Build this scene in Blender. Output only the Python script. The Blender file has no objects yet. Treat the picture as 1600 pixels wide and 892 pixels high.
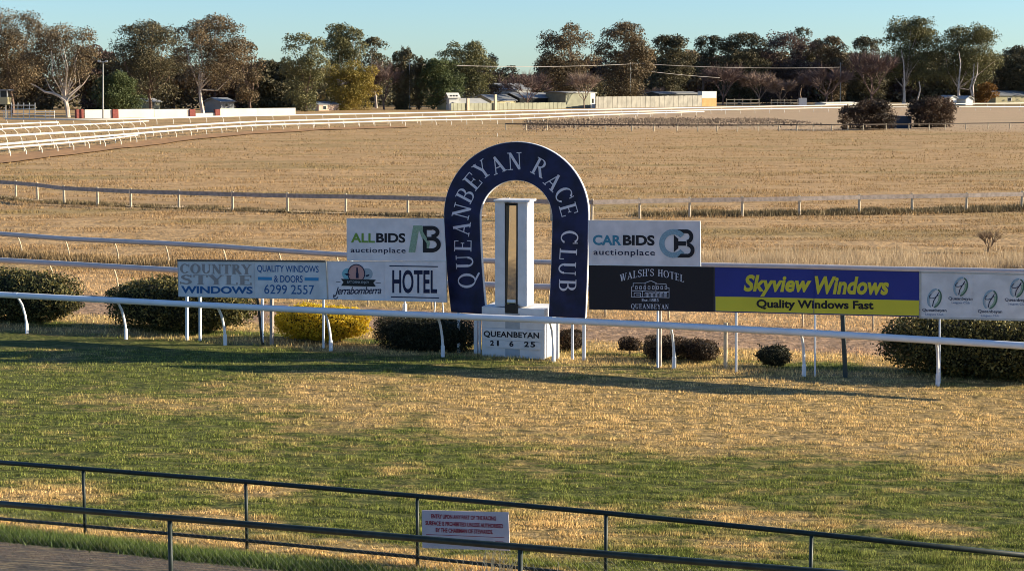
import bpy, math, random
import numpy as np
from mathutils import Vector, Matrix

# ------------------------------------------------------------------ camera, world, sun, exposure
SC = bpy.context.scene
COL = SC.collection
F, CX, CY, HOR, H = 2600.0, 800.0, 446.0, 138.0, 7.2
PITCH = math.atan((CY - HOR) / F)
cam_d = bpy.data.cameras.new('camera')
cam = bpy.data.objects.new('camera', cam_d)
COL.objects.link(cam)
cam.location = (0, 0, H)
cam.rotation_euler = (math.pi / 2 - PITCH, 0, 0)
cam_d.sensor_width = 36.0
cam_d.lens = 36.0 * F / 1600.0
cam_d.clip_start = 0.1
cam_d.clip_end = 20000
SC.camera = cam
SC.view_settings.view_transform = 'Standard'
SC.view_settings.look = 'None'
SC.view_settings.exposure = 1.22
SC.view_settings.gamma = 1.0
SC.render.engine = 'CYCLES'
SC.cycles.filter_width = 0.95

SUN_EL = math.radians(18.5)
SUN_H = Vector((2.935, 0.10, 0)).normalized()          # horizontal direction towards the sun
world = bpy.data.worlds.new('World')
SC.world = world
world.use_nodes = True
wn = world.node_tree
for n in list(wn.nodes):
    wn.nodes.remove(n)
wo = wn.nodes.new('ShaderNodeOutputWorld')
wb = wn.nodes.new('ShaderNodeBackground')
ws = wn.nodes.new('ShaderNodeTexSky')
ws.sky_type = 'NISHITA'
ws.sun_disc = False
ws.sun_elevation = SUN_EL
ws.sun_rotation = math.atan2(SUN_H.x, SUN_H.y)
ws.altitude = 600
ws.air_density = 1.0
ws.dust_density = 0.4
ws.ozone_density = 1.6
wb.inputs['Strength'].default_value = 0.064
tint = wn.nodes.new('ShaderNodeMix'); tint.data_type = 'RGBA'; tint.blend_type = 'MULTIPLY'
tint.inputs['Factor'].default_value = 1.0
tint.inputs['B'].default_value = (0.69, 0.93, 1.24, 1)
wn.links.new(ws.outputs[0], tint.inputs['A'])
wn.links.new(tint.outputs['Result'], wb.inputs[0])
wn.links.new(wb.outputs[0], wo.inputs[0])
sun_d = bpy.data.lights.new('sun', 'SUN')
sun_d.energy = 5.0
sun_d.angle = math.radians(0.55)
sun_d.color = (1.0, 0.86, 0.63)
sun = bpy.data.objects.new('sun', sun_d)
COL.objects.link(sun)
sdir = Vector((SUN_H.x * math.cos(SUN_EL), SUN_H.y * math.cos(SUN_EL), math.sin(SUN_EL)))
sun.rotation_euler = sdir.to_track_quat('Z', 'Y').to_euler()
sun.location = (60, 0, 40)

# ------------------------------------------------------------------ measuring helpers
RNG = np.random.default_rng(7)
random.seed(7)
_fw = Vector((0, math.cos(PITCH), -math.sin(PITCH)))
_up = Vector((0, math.sin(PITCH), math.cos(PITCH)))


def ray(px, py):
    return Vector((1, 0, 0)) * ((px - CX) / F) + _fw - _up * ((py - CY) / F)


def P(px, py, z=0.0):
    """point of the level plane z seen at px, py in the photograph"""
    d = ray(px, py)
    t = (z - H) / d.z
    return Vector((0, 0, H)) + d * t


def AD(px, py, Y):
    """point at distance Y in front of the camera"""
    d = ray(px, py)
    return Vector((0, 0, H)) + d * (Y / d.y)


class Plane:
    """vertical plane through two ground points"""
    def __init__(s, a, b, off=0.0):
        s.u = Vector((b.x - a.x, b.y - a.y, 0)).normalized()
        s.n = Vector((s.u.y, -s.u.x, 0))      # towards the camera side
        if s.n.y > 0:
            s.n = -s.n
        s.o = Vector((a.x, a.y, 0)) + s.n * off

    def hit(s, px, py, off=0.0):
        d = ray(px, py)
        o = s.o + s.n * off
        t = (o - Vector((0, 0, H))).dot(s.n) / d.dot(s.n)
        return Vector((0, 0, H)) + d * t

    def at(s, px, py, off=0.0):
        return s.hit(px, py, 0) + s.n * off


# ---- value noise
def _h(ix, iy, seed):
    v = np.sin(ix * 127.1 + iy * 311.7 + seed * 74.7) * 43758.5453
    return v - np.floor(v)


def vnoise(x, y, seed=0):
    x = np.asarray(x, float); y = np.asarray(y, float)
    ix, iy = np.floor(x), np.floor(y)
    fx, fy = x - ix, y - iy
    fx = fx * fx * (3 - 2 * fx); fy = fy * fy * (3 - 2 * fy)
    a = _h(ix, iy, seed); b = _h(ix + 1, iy, seed)
    c = _h(ix, iy + 1, seed); d = _h(ix + 1, iy + 1, seed)
    return (a * (1 - fx) + b * fx) * (1 - fy) + (c * (1 - fx) + d * fx) * fy


def fbm(x, y, seed=0, o=3):
    s, a, t = 0, 1.0, 0
    for k in range(o):
        s = s + a * vnoise(np.asarray(x) * 2 ** k, np.asarray(y) * 2 ** k, seed + k * 13)
        t += a; a *= 0.5
    return s / t


FENCE1_TOP = [(-140, 711.5), (130, 732), (384, 752), (652, 774.5), (947, 801), (1268, 833), (1620, 869)]
FH = 1.08
F1 = [P(x, y, FH) for x, y in FENCE1_TOP]
_fo = F1[3]
_fd = (F1[5] - F1[0]); _fd.z = 0; _fd.normalize()
_fn = Vector((_fd.y, -_fd.x, 0))
if _fn.y > 0: _fn = -_fn
RAILFEET = [(-125, 511), (42, 521), (197, 530), (352, 539), (517, 548), (692, 557.5), (865, 565), (1053, 575), (1256, 588), (1465, 603), (1690, 618)]
RF = [P(x, y) for x, y in RAILFEET]
_ro = RF[5]
_rd = (RF[9] - RF[1]).normalized()
_rn = Vector((_rd.y, -_rd.x, 0))
if _rn.y > 0: _rn = -_rn


def qdist(x, y):      # towards the camera from the near pipe fence
    return (x - _fo.x) * _fn.x + (y - _fo.y) * _fn.y


def vdist(x, y):      # away from the camera behind the white running rail
    return -((x - _ro.x) * _rn.x + (y - _ro.y) * _rn.y)


def terrain(x, y):
    x = np.asarray(x, float); y = np.asarray(y, float)
    q = qdist(x, y)
    m = np.clip((q - 0.8) / 7.2, 0, 1) * 1.6
    r = np.hypot(x, y)
    amp = np.clip(r / 60, 0, 1) * 0.10 * np.clip((vdist(x, y) - 8) / 12, 0, 1)
    und = (fbm(x / 9.0, y / 9.0, 3, 2) - 0.5) * amp * 2
    far = np.clip((r - 900) / 3000, 0, 1) * 0.0
    return m + und + (fbm(x / 1.3, y / 1.3, 9, 2) - 0.5) * 0.03 + far


def G(p):
    return Vector((p.x, p.y, float(terrain(p.x, p.y))))


# ------------------------------------------------------------------ materials
MATS = {}


def mat(name, col, rough=0.7, metal=0.0, var=0.0, scale=8.0, bump=0.0, spec=0.3, col2=None, bscale=None, detail=4):
    if name in MATS: return MATS[name]
    m = bpy.data.materials.new(name)
    m.use_nodes = True
    nt = m.node_tree
    b = nt.nodes['Principled BSDF']
    b.inputs['Roughness'].default_value = rough
    b.inputs['Metallic'].default_value = metal
    b.inputs['Specular IOR Level'].default_value = spec
    g = nt.nodes.new('ShaderNodeNewGeometry')
    nz = nt.nodes.new('ShaderNodeTexNoise')
    nz.inputs['Scale'].default_value = scale
    nz.inputs['Detail'].default_value = detail
    nt.links.new(g.outputs['Position'], nz.inputs['Vector'])
    mx = nt.nodes.new('ShaderNodeMix'); mx.data_type = 'RGBA'
    c2 = col2 if col2 else tuple(max(0, c * (1 - var)) for c in col)
    c1 = col if col2 else tuple(min(1, c * (1 + var * .6)) for c in col)
    mx.inputs['A'].default_value = (*c1, 1)
    mx.inputs['B'].default_value = (*c2, 1)
    rp = nt.nodes.new('ShaderNodeMapRange')
    rp.inputs['From Min'].default_value = 0.35
    rp.inputs['From Max'].default_value = 0.65
    nt.links.new(nz.outputs['Fac'], rp.inputs['Value'])
    nt.links.new(rp.outputs['Result'], mx.inputs['Factor'])
    nt.links.new(mx.outputs['Result'], b.inputs['Base Color'])
    if bump:
        n2 = nt.nodes.new('ShaderNodeTexNoise')
        n2.inputs['Scale'].default_value = bscale or scale * 3
        n2.inputs['Detail'].default_value = 3
        nt.links.new(g.outputs['Position'], n2.inputs['Vector'])
        bp = nt.nodes.new('ShaderNodeBump')
        bp.inputs['Strength'].default_value = bump
        bp.inputs['Distance'].default_value = 0.02
        nt.links.new(n2.outputs['Fac'], bp.inputs['Height'])
        nt.links.new(bp.outputs['Normal'], b.inputs['Normal'])
    MATS[name] = m
    return m


def leafmat(name, c1, c2, c3, scale=1.0, trans=0.25):
    """leaf colours that differ from leaf to leaf and from branch to branch"""
    m = bpy.data.materials.new(name)
    m.use_nodes = True
    nt = m.node_tree
    b = nt.nodes['Principled BSDF']
    b.inputs['Roughness'].default_value = 0.6
    b.inputs['Specular IOR Level'].default_value = 0.25
    g = nt.nodes.new('ShaderNodeNewGeometry')
    nz = nt.nodes.new('ShaderNodeTexNoise')
    nz.inputs['Scale'].default_value = scale
    nz.inputs['Detail'].default_value = 2
    nt.links.new(g.outputs['Position'], nz.inputs['Vector'])
    ad = nt.nodes.new('ShaderNodeMath'); ad.operation = 'MULTIPLY_ADD'
    ad.inputs[1].default_value = 0.45
    nt.links.new(g.outputs['Random Per Island'], ad.inputs[0])
    sb = nt.nodes.new('ShaderNodeMapRange')
    sb.inputs['From Min'].default_value = 0.3; sb.inputs['From Max'].default_value = 0.7
    sb.inputs['To Max'].default_value = 0.55
    nt.links.new(nz.outputs['Fac'], sb.inputs['Value'])
    nt.links.new(sb.outputs['Result'], ad.inputs[2])
    r = nt.nodes.new('ShaderNodeValToRGB')
    r.color_ramp.elements[0].color = (*c1, 1)
    r.color_ramp.elements[1].color = (*c3, 1)
    e = r.color_ramp.elements.new(0.5); e.color = (*c2, 1)
    nt.links.new(ad.outputs[0], r.inputs[0])
    nt.links.new(r.outputs[0], b.inputs['Base Color'])
    if trans:
        t = nt.nodes.new('ShaderNodeBsdfTranslucent')
        nt.links.new(r.outputs[0], t.inputs[0])
        ms = nt.nodes.new('ShaderNodeMixShader')
        ms.inputs[0].default_value = trans
        nt.links.new(b.outputs[0], ms.inputs[1]); nt.links.new(t.outputs[0], ms.inputs[2])
        nt.links.new(ms.outputs[0], nt.nodes['Material Output'].inputs[0])
    MATS[name] = m
    return m


# ---- turf colour: one node group shared by the ground sheet and the grass blades
def turf_group():
    ng = bpy.data.node_groups.new('turf_colour', 'ShaderNodeTree')
    ng.interface.new_socket('Color', in_out='OUTPUT', socket_type='NodeSocketColor')
    ng.interface.new_socket('Soil', in_out='OUTPUT', socket_type='NodeSocketFloat')
    N, L = ng.nodes, ng.links
    out = N.new('NodeGroupOutput')
    geo = N.new('ShaderNodeNewGeometry')
    sep = N.new('ShaderNodeSeparateXYZ'); L.new(geo.outputs['Position'], sep.inputs[0])

    def m(op, a, b=None, c=None, clamp=False):
        n = N.new('ShaderNodeMath'); n.operation = op; n.use_clamp = clamp
        for i, v in enumerate((a, b, c)):
            if v is None: continue
            if isinstance(v, (int, float)): n.inputs[i].default_value = v
            else: L.new(v, n.inputs[i])
        return n.outputs[0]

    def noise(scale, detail=3, sx=1, sy=1, off=0.0):
        mp = N.new('ShaderNodeMapping'); mp.inputs['Scale'].default_value = (sx, sy, 0)
        mp.inputs['Location'].default_value = (off, off * 0.7, 0)
        L.new(geo.outputs['Position'], mp.inputs[0])
        n = N.new('ShaderNodeTexNoise'); n.inputs['Scale'].default_value = scale
        n.inputs['Detail'].default_value = detail
        L.new(mp.outputs[0], n.inputs['Vector'])
        return n.outputs['Fac']

    def ss(v, a, b):
        n = N.new('ShaderNodeMapRange'); n.interpolation_type = 'SMOOTHSTEP'
        n.inputs['From Min'].default_value = a; n.inputs['From Max'].default_value = b
        L.new(v, n.inputs['Value'])
        return n.outputs['Result']

    def mix(f, a, b):
        n = N.new('ShaderNodeMix'); n.data_type = 'RGBA'
        L.new(f, n.inputs['Factor']) if not isinstance(f, float) else setattr(n.inputs['Factor'], 'default_value', f)
        for k, v in (('A', a), ('B', b)):
            if isinstance(v, tuple): n.inputs[k].default_value = (*v, 1)
            else: L.new(v, n.inputs[k])
        return n.outputs['Result']

    X, Y = sep.outputs[0], sep.outputs[1]
    q = m('ADD', m('MULTIPLY', m('SUBTRACT', X, _fo.x), _fn.x), m('MULTIPLY', m('SUBTRACT', Y, _fo.y), _fn.y))
    v = m('MULTIPLY', m('ADD', m('MULTIPLY', m('SUBTRACT', X, _ro.x), _rn.x), m('MULTIPLY', m('SUBTRACT', Y, _ro.y), _rn.y)), -1.0)
    n1 = noise(0.30, 5)
    n2 = noise(1.1, 4, 0.7, 1.6, 11)
    n3 = noise(4.0, 4, 0.6, 1.4, 31)

    def blob(cx, cy, rx, ry, ang):
        ca, sa = math.cos(ang), math.sin(ang)
        dx, dy = m('SUBTRACT', X, cx), m('SUBTRACT', Y, cy)
        a = m('DIVIDE', m('ADD', m('MULTIPLY', dx, ca), m('MULTIPLY', dy, sa)), rx)
        b = m('DIVIDE', m('ADD', m('MULTIPLY', dx, -sa), m('MULTIPLY', dy, ca)), ry)
        return m('SUBTRACT', 1.0, m('SQRT', m('ADD', m('MULTIPLY', a, a), m('MULTIPLY', b, b))))
    ra = math.atan2(_rd.y, _rd.x)
    g = m('ADD', blob(7.0, 36.6, 17.0, 6.3, ra * 0.5), 0.06)
    for (px, py, rx, ry) in [(60, 775, 1.6, 1.0), (400, 765, 1.4, .9), (330, 812, 1.6, .6), (720, 775, 1.6, .7), (820, 815, 2.0, 1.6),
                             (1220, 812, 2.2, .9), (1150, 850, 1.6, .8), (1420, 825, 1.4, .6), (560, 860, 2.4, .7), (30, 815, 1.8, .4)]:
        p = P(px, py)
        g = m('MAXIMUM', g, m('MULTIPLY', blob(p.x, p.y, rx * 1.15, ry * 1.3, ra), 0.62))
    # strip along the rail feet and behind it, strip at the fence foot
    strip = m('SUBTRACT', 1.0, m('MULTIPLY', m('ABSOLUTE', m('SUBTRACT', v, 0.8)), 0.75))
    g = m('MAXIMUM', g, m('MULTIPLY', strip, 0.5))
    strip2 = m('SUBTRACT', 1.0, m('MULTIPLY', m('ABSOLUTE', m('ADD', q, 0.15)), 2.2))
    g = m('MAXIMUM', g, m('MULTIPLY', strip2, 0.8))
    far = ss(v, 1.6, 3.6)
    g = m('MAXIMUM', g, far)
    gold = m('ADD', g, m('MULTIPLY', m('SUBTRACT', n1, 0.5), 1.1))
    gold = m('ADD', gold, m('MULTIPLY', m('SUBTRACT', n2, 0.5), 0.8))
    gold = m('ADD', gold, m('MULTIPLY', m('SUBTRACT', n3, 0.5), 0.8))
    gold = ss(gold, 0.02, 0.46)
    gold = m('MAXIMUM', gold, ss(v, 3.0, 5.0))
    green = mix(ss(n3, .35, .65), (0.088, 0.108, 0.022), (0.175, 0.183, 0.052))
    goldc = mix(ss(n3, .35, .65), (0.52, 0.365, 0.165), (0.34, 0.24, 0.095))
    base = mix(gold, green, goldc)
    n4 = noise(5.0, 4, 0.5, 1.2, 71)
    base = mix(m('MULTIPLY', ss(n4, .54, .66), 0.55), base, (0.075, 0.072, 0.02))  # dark streaks painted over the turf for its shaded pits
    # dry field
    f1 = noise(0.09, 5, 0.5, 1.5, 5)
    f2 = noise(0.5, 5, 0.45, 1.8, 17)
    f3 = noise(3.0, 3, 0.5, 1.5, 3)
    fieldc = mix(ss(f2, .36, .64), (0.50, 0.33, 0.165), (0.38, 0.245, 0.115))
    f4 = noise(1.0, 4, 0.35, 1.1, 57)
    fieldc = mix(m('MULTIPLY', ss(f4, .54, .66), 0.5), fieldc, (0.22, 0.135, 0.055))
    fieldc = mix(m('MULTIPLY', ss(f1, .48, .66), 0.65), fieldc, (0.26, 0.20, 0.08))
    fieldc = mix(m('MULTIPLY', ss(f3, .5, .72), 0.5), fieldc, (0.24, 0.15, 0.065))
    pale = m('MULTIPLY', ss(v, 238.0, 262.0), ss(X, 0.0, 30.0))
    fieldc = mix(m('MULTIPLY', pale, 0.55), fieldc, (0.47, 0.35, 0.24))
    fieldc = mix(m('MULTIPLY', ss(Y, 620.0, 700.0), 0.8), fieldc, (0.16, 0.12, 0.06))
    c = mix(ss(v, 6.0, 9.0), base, fieldc)
    # bare dirt training track behind the signs
    dirt = m('MULTIPLY', ss(v, 3.6, 4.6), m('SUBTRACT', 1.0, ss(v, 8.0, 9.2)))
    dirtc = mix(ss(n3, .4, .62), (0.36, 0.235, 0.165), (0.22, 0.14, 0.09))
    c = mix(m('MULTIPLY', dirt, 0.85), c, dirtc)
    # grey path in front of the pipe fence
    nq = m('ADD', q, m('MULTIPLY', m('SUBTRACT', n2, 0.5), 0.5))
    path = ss(nq, 1.05, 1.35)
    pathc = mix(ss(n3, .45, .62), (0.05, 0.046, 0.043), (0.16, 0.125, 0.08))  # dappled shade painted into the path colour, with brown soil
    pathc = mix(ss(q, 5.0, 9.0), pathc, (0.40, 0.28, 0.14))
    c = mix(path, c, pathc)
    tuft = m('MULTIPLY', ss(q, 0.25, 0.5), m('SUBTRACT', 1.0, path))
    c = mix(m('MULTIPLY', tuft, 0.75), c, (0.07, 0.10, 0.022))
    L.new(c, out.inputs[0])
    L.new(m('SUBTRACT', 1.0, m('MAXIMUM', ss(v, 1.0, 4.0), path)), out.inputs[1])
    return ng


TG = turf_group()


def turfmat(name, k, jitter, blade):
    m = bpy.data.materials.new(name); m.use_nodes = True
    nt = m.node_tree; b = nt.nodes['Principled BSDF']
    b.inputs['Roughness'].default_value = 0.85
    b.inputs['Specular IOR Level'].default_value = 0.12
    g = nt.nodes.new('ShaderNodeGroup'); g.node_tree = TG
    geo = nt.nodes.new('ShaderNodeNewGeometry')
    hs = nt.nodes.new('ShaderNodeHueSaturation')
    nt.links.new(g.outputs[0], hs.inputs['Color'])
    if blade:
        mr = nt.nodes.new('ShaderNodeMapRange')
        mr.inputs['To Min'].default_value = k * (1 - jitter); mr.inputs['To Max'].default_value = k * (1 + jitter)
        nt.links.new(geo.outputs['Random Per Island'], mr.inputs['Value'])
        nt.links.new(mr.outputs['Result'], hs.inputs['Value'])
    else:
        nz = nt.nodes.new('ShaderNodeTexNoise'); nz.inputs['Scale'].default_value = 9; nz.inputs['Detail'].default_value = 5
        nt.links.new(geo.outputs['Position'], nz.inputs['Vector'])
        mr = nt.nodes.new('ShaderNodeMapRange')
        mr.inputs['From Min'].default_value = .3; mr.inputs['From Max'].default_value = .7
        mr.inputs['To Min'].default_value = k * (1 - jitter); mr.inputs['To Max'].default_value = k * (1 + jitter)
        nt.links.new(nz.outputs['Fac'], mr.inputs['Value'])
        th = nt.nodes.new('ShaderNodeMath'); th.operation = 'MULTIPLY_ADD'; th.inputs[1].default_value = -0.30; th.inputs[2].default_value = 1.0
        nt.links.new(g.outputs[1], th.inputs[0])          # turf thatch darkened, the shade between blades put into its colour
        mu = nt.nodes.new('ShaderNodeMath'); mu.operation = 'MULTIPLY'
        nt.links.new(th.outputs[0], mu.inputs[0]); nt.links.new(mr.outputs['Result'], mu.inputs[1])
        nt.links.new(mu.outputs[0], hs.inputs['Value'])
        bp = nt.nodes.new('ShaderNodeBump'); bp.inputs['Strength'].default_value = 1.0; bp.inputs['Distance'].default_value = 0.26
        n2 = nt.nodes.new('ShaderNodeTexNoise'); n2.inputs['Scale'].default_value = 1.5; n2.inputs['Detail'].default_value = 8; n2.inputs['Roughness'].default_value = 0.62
        nt.links.new(geo.outputs['Position'], n2.inputs['Vector'])
        nt.links.new(n2.outputs['Fac'], bp.inputs['Height']); nt.links.new(bp.outputs[0], b.inputs['Normal'])
    nt.links.new(hs.outputs[0], b.inputs['Base Color'])
    if blade:
        t = nt.nodes.new('ShaderNodeBsdfTranslucent'); nt.links.new(hs.outputs[0], t.inputs[0])
        ms = nt.nodes.new('ShaderNodeMixShader'); ms.inputs[0].default_value = 0.3
        nt.links.new(b.outputs[0], ms.inputs[1]); nt.links.new(t.outputs[0], ms.inputs[2])
        nt.links.new(ms.outputs[0], nt.nodes['Material Output'].inputs[0])
    MATS[name] = m
    return m


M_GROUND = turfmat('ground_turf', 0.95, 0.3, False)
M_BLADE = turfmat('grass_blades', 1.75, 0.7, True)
M_FBLADE = turfmat('field_blades', 0.85, 0.45, True)
WHITE = mat('white_paint', (0.72, 0.73, 0.75), 0.45, var=0.10, scale=3)
RAILW = mat('rail_plastic', (0.74, 0.75, 0.78), 0.35, var=0.06, scale=2)
FARW = mat('far_rail_white', (0.58, 0.55, 0.49), 0.5, var=0.05, scale=1)
BOARD = mat('board_white', (0.74, 0.67, 0.68), 0.5, var=0.12, scale=2.5)
BOARD2 = mat('board_cool_white', (0.62, 0.61, 0.62), 0.5, var=0.13, scale=2.5)
ALUM = mat('aluminium_trim', (0.42, 0.43, 0.44), 0.4, metal=0.4, var=0.12, scale=6)
DKTRIM = mat('dark_trim', (0.05, 0.045, 0.045), 0.6)
NAVY = mat('navy_paint', (0.006, 0.011, 0.055), 0.5, var=0.45, scale=2.5)
SKYBLUE = mat('royal_blue_print', (0.018, 0.03, 0.22), 0.45, var=0.08, scale=1)
LIME = mat('yellow_print', (0.62, 0.53, 0.04), 0.5, var=0.05, scale=1)
BLACK = mat('black_print', (0.008, 0.008, 0.016), 0.5)
BLACKB = mat('black_board', (0.006, 0.006, 0.014), 0.45)
SILVER = mat('silver_lettering', (0.62, 0.60, 0.68), 0.6)
GREYP = mat('taupe_print', (0.30, 0.26, 0.25), 0.6)
BLUEP = mat('blue_print', (0.02, 0.10, 0.26), 0.6)
BLUEBAR = mat('mid_blue_print', (0.04, 0.24, 0.46), 0.6)
GREENP = mat('green_print', (0.17, 0.30, 0.045), 0.6)
PALEGREEN = mat('pale_green_print', (0.28, 0.38, 0.27), 0.6, var=0.2, scale=30)
PALEBLUE = mat('pale_blue_print', (0.24, 0.36, 0.44), 0.6, var=0.2, scale=30)
TEALP = mat('teal_print', (0.05, 0.22, 0.32), 0.6)
SALMON = mat('salmon_print', (0.52, 0.27, 0.24), 0.6)
AQUA = mat('aqua_print', (0.20, 0.42, 0.48), 0.6)
NAVYP = mat('navy_print', (0.006, 0.01, 0.045), 0.6)
LGREY = mat('pale_grey_print', (0.34, 0.38, 0.42), 0.6)
REDP = mat('red_print', (0.36, 0.015, 0.03), 0.6)
OLIVEP = mat('dark_green_print', (0.06, 0.13, 0.09), 0.6)
PIPE = mat('green_pipe_paint', (0.018, 0.028, 0.024), 0.45, var=0.3, scale=12)
GALV = mat('galvanised_steel', (0.34, 0.34, 0.32), 0.5, metal=0.3, var=0.2, scale=9)
TIMBER = mat('weathered_timber', (0.33, 0.275, 0.24), 0.8, var=0.25, scale=5, bump=0.3)
TIMBERP = mat('pale_post_timber', (0.50, 0.42, 0.30), 0.8, var=0.25, scale=7)
DKWOOD = mat('dark_brown_timber', (0.06, 0.045, 0.035), 0.8, var=0.2, scale=8)
GREYRAIL = mat('grey_rail', (0.50, 0.47, 0.46), 0.5, var=0.08, scale=3)
BARK = mat('pale_gum_bark', (0.55, 0.47, 0.40), 0.8, var=0.35, scale=0.5)
BARKD = mat('brown_bark', (0.16, 0.11, 0.085), 0.9, var=0.3, scale=0.8)
STEM = mat('shrub_stem', (0.07, 0.05, 0.035), 0.9)
TWIG = mat('bare_twig', (0.145, 0.098, 0.085), 0.9, var=0.25, scale=0.3)
TWIGP = mat('pale_twig', (0.25, 0.18, 0.14), 0.9, var=0.25, scale=0.3)


# ------------------------------------------------------------------ mesh builder
def fill_mesh(me, v, f, k):
    v = np.asarray(v, np.float32).reshape(-1, 3); f = np.asarray(f, np.int32).reshape(-1, k)
    me.vertices.add(len(v)); me.vertices.foreach_set('co', v.ravel())
    me.loops.add(f.size); me.loops.foreach_set('vertex_index', f.ravel())
    me.polygons.add(len(f))
    me.polygons.foreach_set('loop_start', np.arange(0, f.size, k, dtype=np.int32))
    me.polygons.foreach_set('loop_total', np.full(len(f), k, dtype=np.int32))
    me.update(calc_edges=True)


def link(name, me, m, parent=None, origin=None):
    if m: me.materials.append(m)
    o = bpy.data.objects.new(name, me)
    COL.objects.link(o)
    if parent is not None: o.parent = parent
    return o


def worldloc(o):
    l = Vector(o.location)
    while o.parent is not None:
        o = o.parent; l += Vector(o.location)
    return l


class MB:
    def __init__(s):
        s.v = []; s.f = []

    def add(s, vs, fs):
        b = len(s.v); s.v += [tuple(x) for x in vs]; s.f += [tuple(i + b for i in q) for q in fs]; return s

    def box(s, c, sz, ax=None):
        """c centre, sz full sizes along the axes ax=(u, v, w)"""
        c = Vector(c)
        u, v, w = ax if ax else (Vector((1, 0, 0)), Vector((0, 1, 0)), Vector((0, 0, 1)))
        vs = []
        for k in (-1, 1):
            for a, b in ((-1, -1), (1, -1), (1, 1), (-1, 1)):
                vs.append(c + u * (a * sz[0] / 2) + v * (b * sz[1] / 2) + w * (k * sz[2] / 2))
        return s.add(vs, [(3, 2, 1, 0), (4, 5, 6, 7), (0, 1, 5, 4), (1, 2, 6, 5), (2, 3, 7, 6), (3, 0, 4, 7)])

    def tube(s, pts, rs, n=8, cap=True):
        pts = [Vector(p) for p in pts]
        if isinstance(rs, (int, float)): rs = [rs] * len(pts)
        vs, fs = [], []
        for i, p in enumerate(pts):
            d = (pts[min(i + 1, len(pts) - 1)] - pts[max(i - 1, 0)])
            d.normalize()
            a = Vector((0, 0, 1)) if abs(d.z) < .9 else Vector((1, 0, 0))
            x = d.cross(a).normalized(); y = x.cross(d).normalized()
            for k in range(n):
                t = 2 * math.pi * k / n
                vs.append(p + (x * math.cos(t) + y * math.sin(t)) * rs[i])
        for i in range(len(pts) - 1):
            for k in range(n):
                a, b = i * n + k, i * n + (k + 1) % n
                fs.append((a, b, b + n, a + n))
        if cap:
            fs.append(tuple(range(n - 1, -1, -1)))
            fs.append(tuple(range((len(pts) - 1) * n, len(pts) * n)))
        return s.add(vs, fs)

    def prism(s, outline, depth, inner=None):
        """outline: list of Vector in a plane; extruded along depth vector"""
        n = len(outline)
        vs = list(outline) + [p + depth for p in outline]
        fs = [(i, (i + 1) % n, (i + 1) % n + n, i + n) for i in range(n)]
        fs.append(tuple(range(n - 1, -1, -1))); fs.append(tuple(range(n, 2 * n)))
        return s.add(vs, fs)

    def strip(s, A, B, depth, closed=False):
        """solid band between polylines A and B, extruded along depth"""
        n = len(A)
        vs = list(A) + list(B) + [p + depth for p in A] + [p + depth for p in B]
        fs = []
        for i in range(n - 1):
            a, b, c, d = i, i + 1, n + i + 1, n + i
            fs.append((a, b, c, d)); fs.append((d + 2 * n, c + 2 * n, b + 2 * n, a + 2 * n))
            fs.append((a, a + 2 * n, b + 2 * n, b)); fs.append((d, c, c + 2 * n, d + 2 * n))
        fs.append((0, n, 3 * n, 2 * n)); fs.append((n - 1, 3 * n - 1, 4 * n - 1, 2 * n - 1))
        return s.add(vs, fs)

    def build(s, name, m, parent=None, smooth=False, loc=None):
        o0 = worldloc(parent) if parent is not None else (Vector(loc) if loc is not None else Vector((0, 0, 0)))
        me = bpy.data.meshes.new(name)
        me.from_pydata([(x[0] - o0.x, x[1] - o0.y, x[2] - o0.z) for x in s.v], [], s.f)
        import bmesh
        bm = bmesh.new(); bm.from_mesh(me)
        bmesh.ops.recalc_face_normals(bm, faces=bm.faces)
        bm.to_mesh(me); bm.free()
        if smooth:
            me.polygons.foreach_set('use_smooth', [True] * len(me.polygons))
        o = link(name, me, m, parent)
        if parent is None: o.location = o0
        return o


def tag(o, label=None, cat=None, group=None, kind=None):
    if label: o['label'] = label
    if cat: o['category'] = cat
    if group: o['group'] = group
    if kind: o['kind'] = kind
    return o


def empty(name, loc, label, cat, group=None):
    o = bpy.data.objects.new(name, None); COL.objects.link(o)
    o.location = loc; o.empty_display_size = 0.3
    return tag(o, label, cat, group)


# ------------------------------------------------------------------ lettering
_txt_cache = {}


def text_verts(s, bold=0.0, shear=0.0, spacing=1.0):
    key = (s, bold, shear, spacing)
    if key in _txt_cache: return _txt_cache[key]
    c = bpy.data.curves.new('t', 'FONT'); c.body = s; c.size = 1; c.offset = bold; c.shear = shear
    c.space_character = spacing
    c.resolution_u = 4
    o = bpy.data.objects.new('t', c); COL.objects.link(o)
    bpy.context.view_layer.update()
    me = o.to_mesh()
    v = np.array([tuple(x.co)[:2] for x in me.vertices]); f = [tuple(p.vertices) for p in me.polygons]
    o.to_mesh_clear(); bpy.data.objects.remove(o); bpy.data.curves.remove(c)
    mn, mx = v.min(0), v.max(0)
    v = (v - mn) / (mx - mn)
    _txt_cache[key] = (v, f)
    return v, f


def put_text(plane, s, x0, yt, x1, yb, slope, m, parent, off, bold=0.01, shear=0.0, spacing=1.0, name='lettering'):
    """fit text into the box x0..x1, yt..yb (at its left end) of the photograph on the plane"""
    v, f = text_verts(s, bold, shear, spacing)
    b = MB()
    vs = [plane.at(x0 + u * (x1 - x0), yb - w * (yb - yt) + slope * u * (x1 - x0), off) for u, w in v]
    b.add(vs, f)
    return flat(b, name, m, parent)


def flat(b, name, m, parent):
    o0 = worldloc(parent)
    me = bpy.data.meshes.new(name)
    me.from_pydata([(x[0] - o0.x, x[1] - o0.y, x[2] - o0.z) for x in b.v], [], b.f)
    return link(name, me, m, parent)


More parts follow.
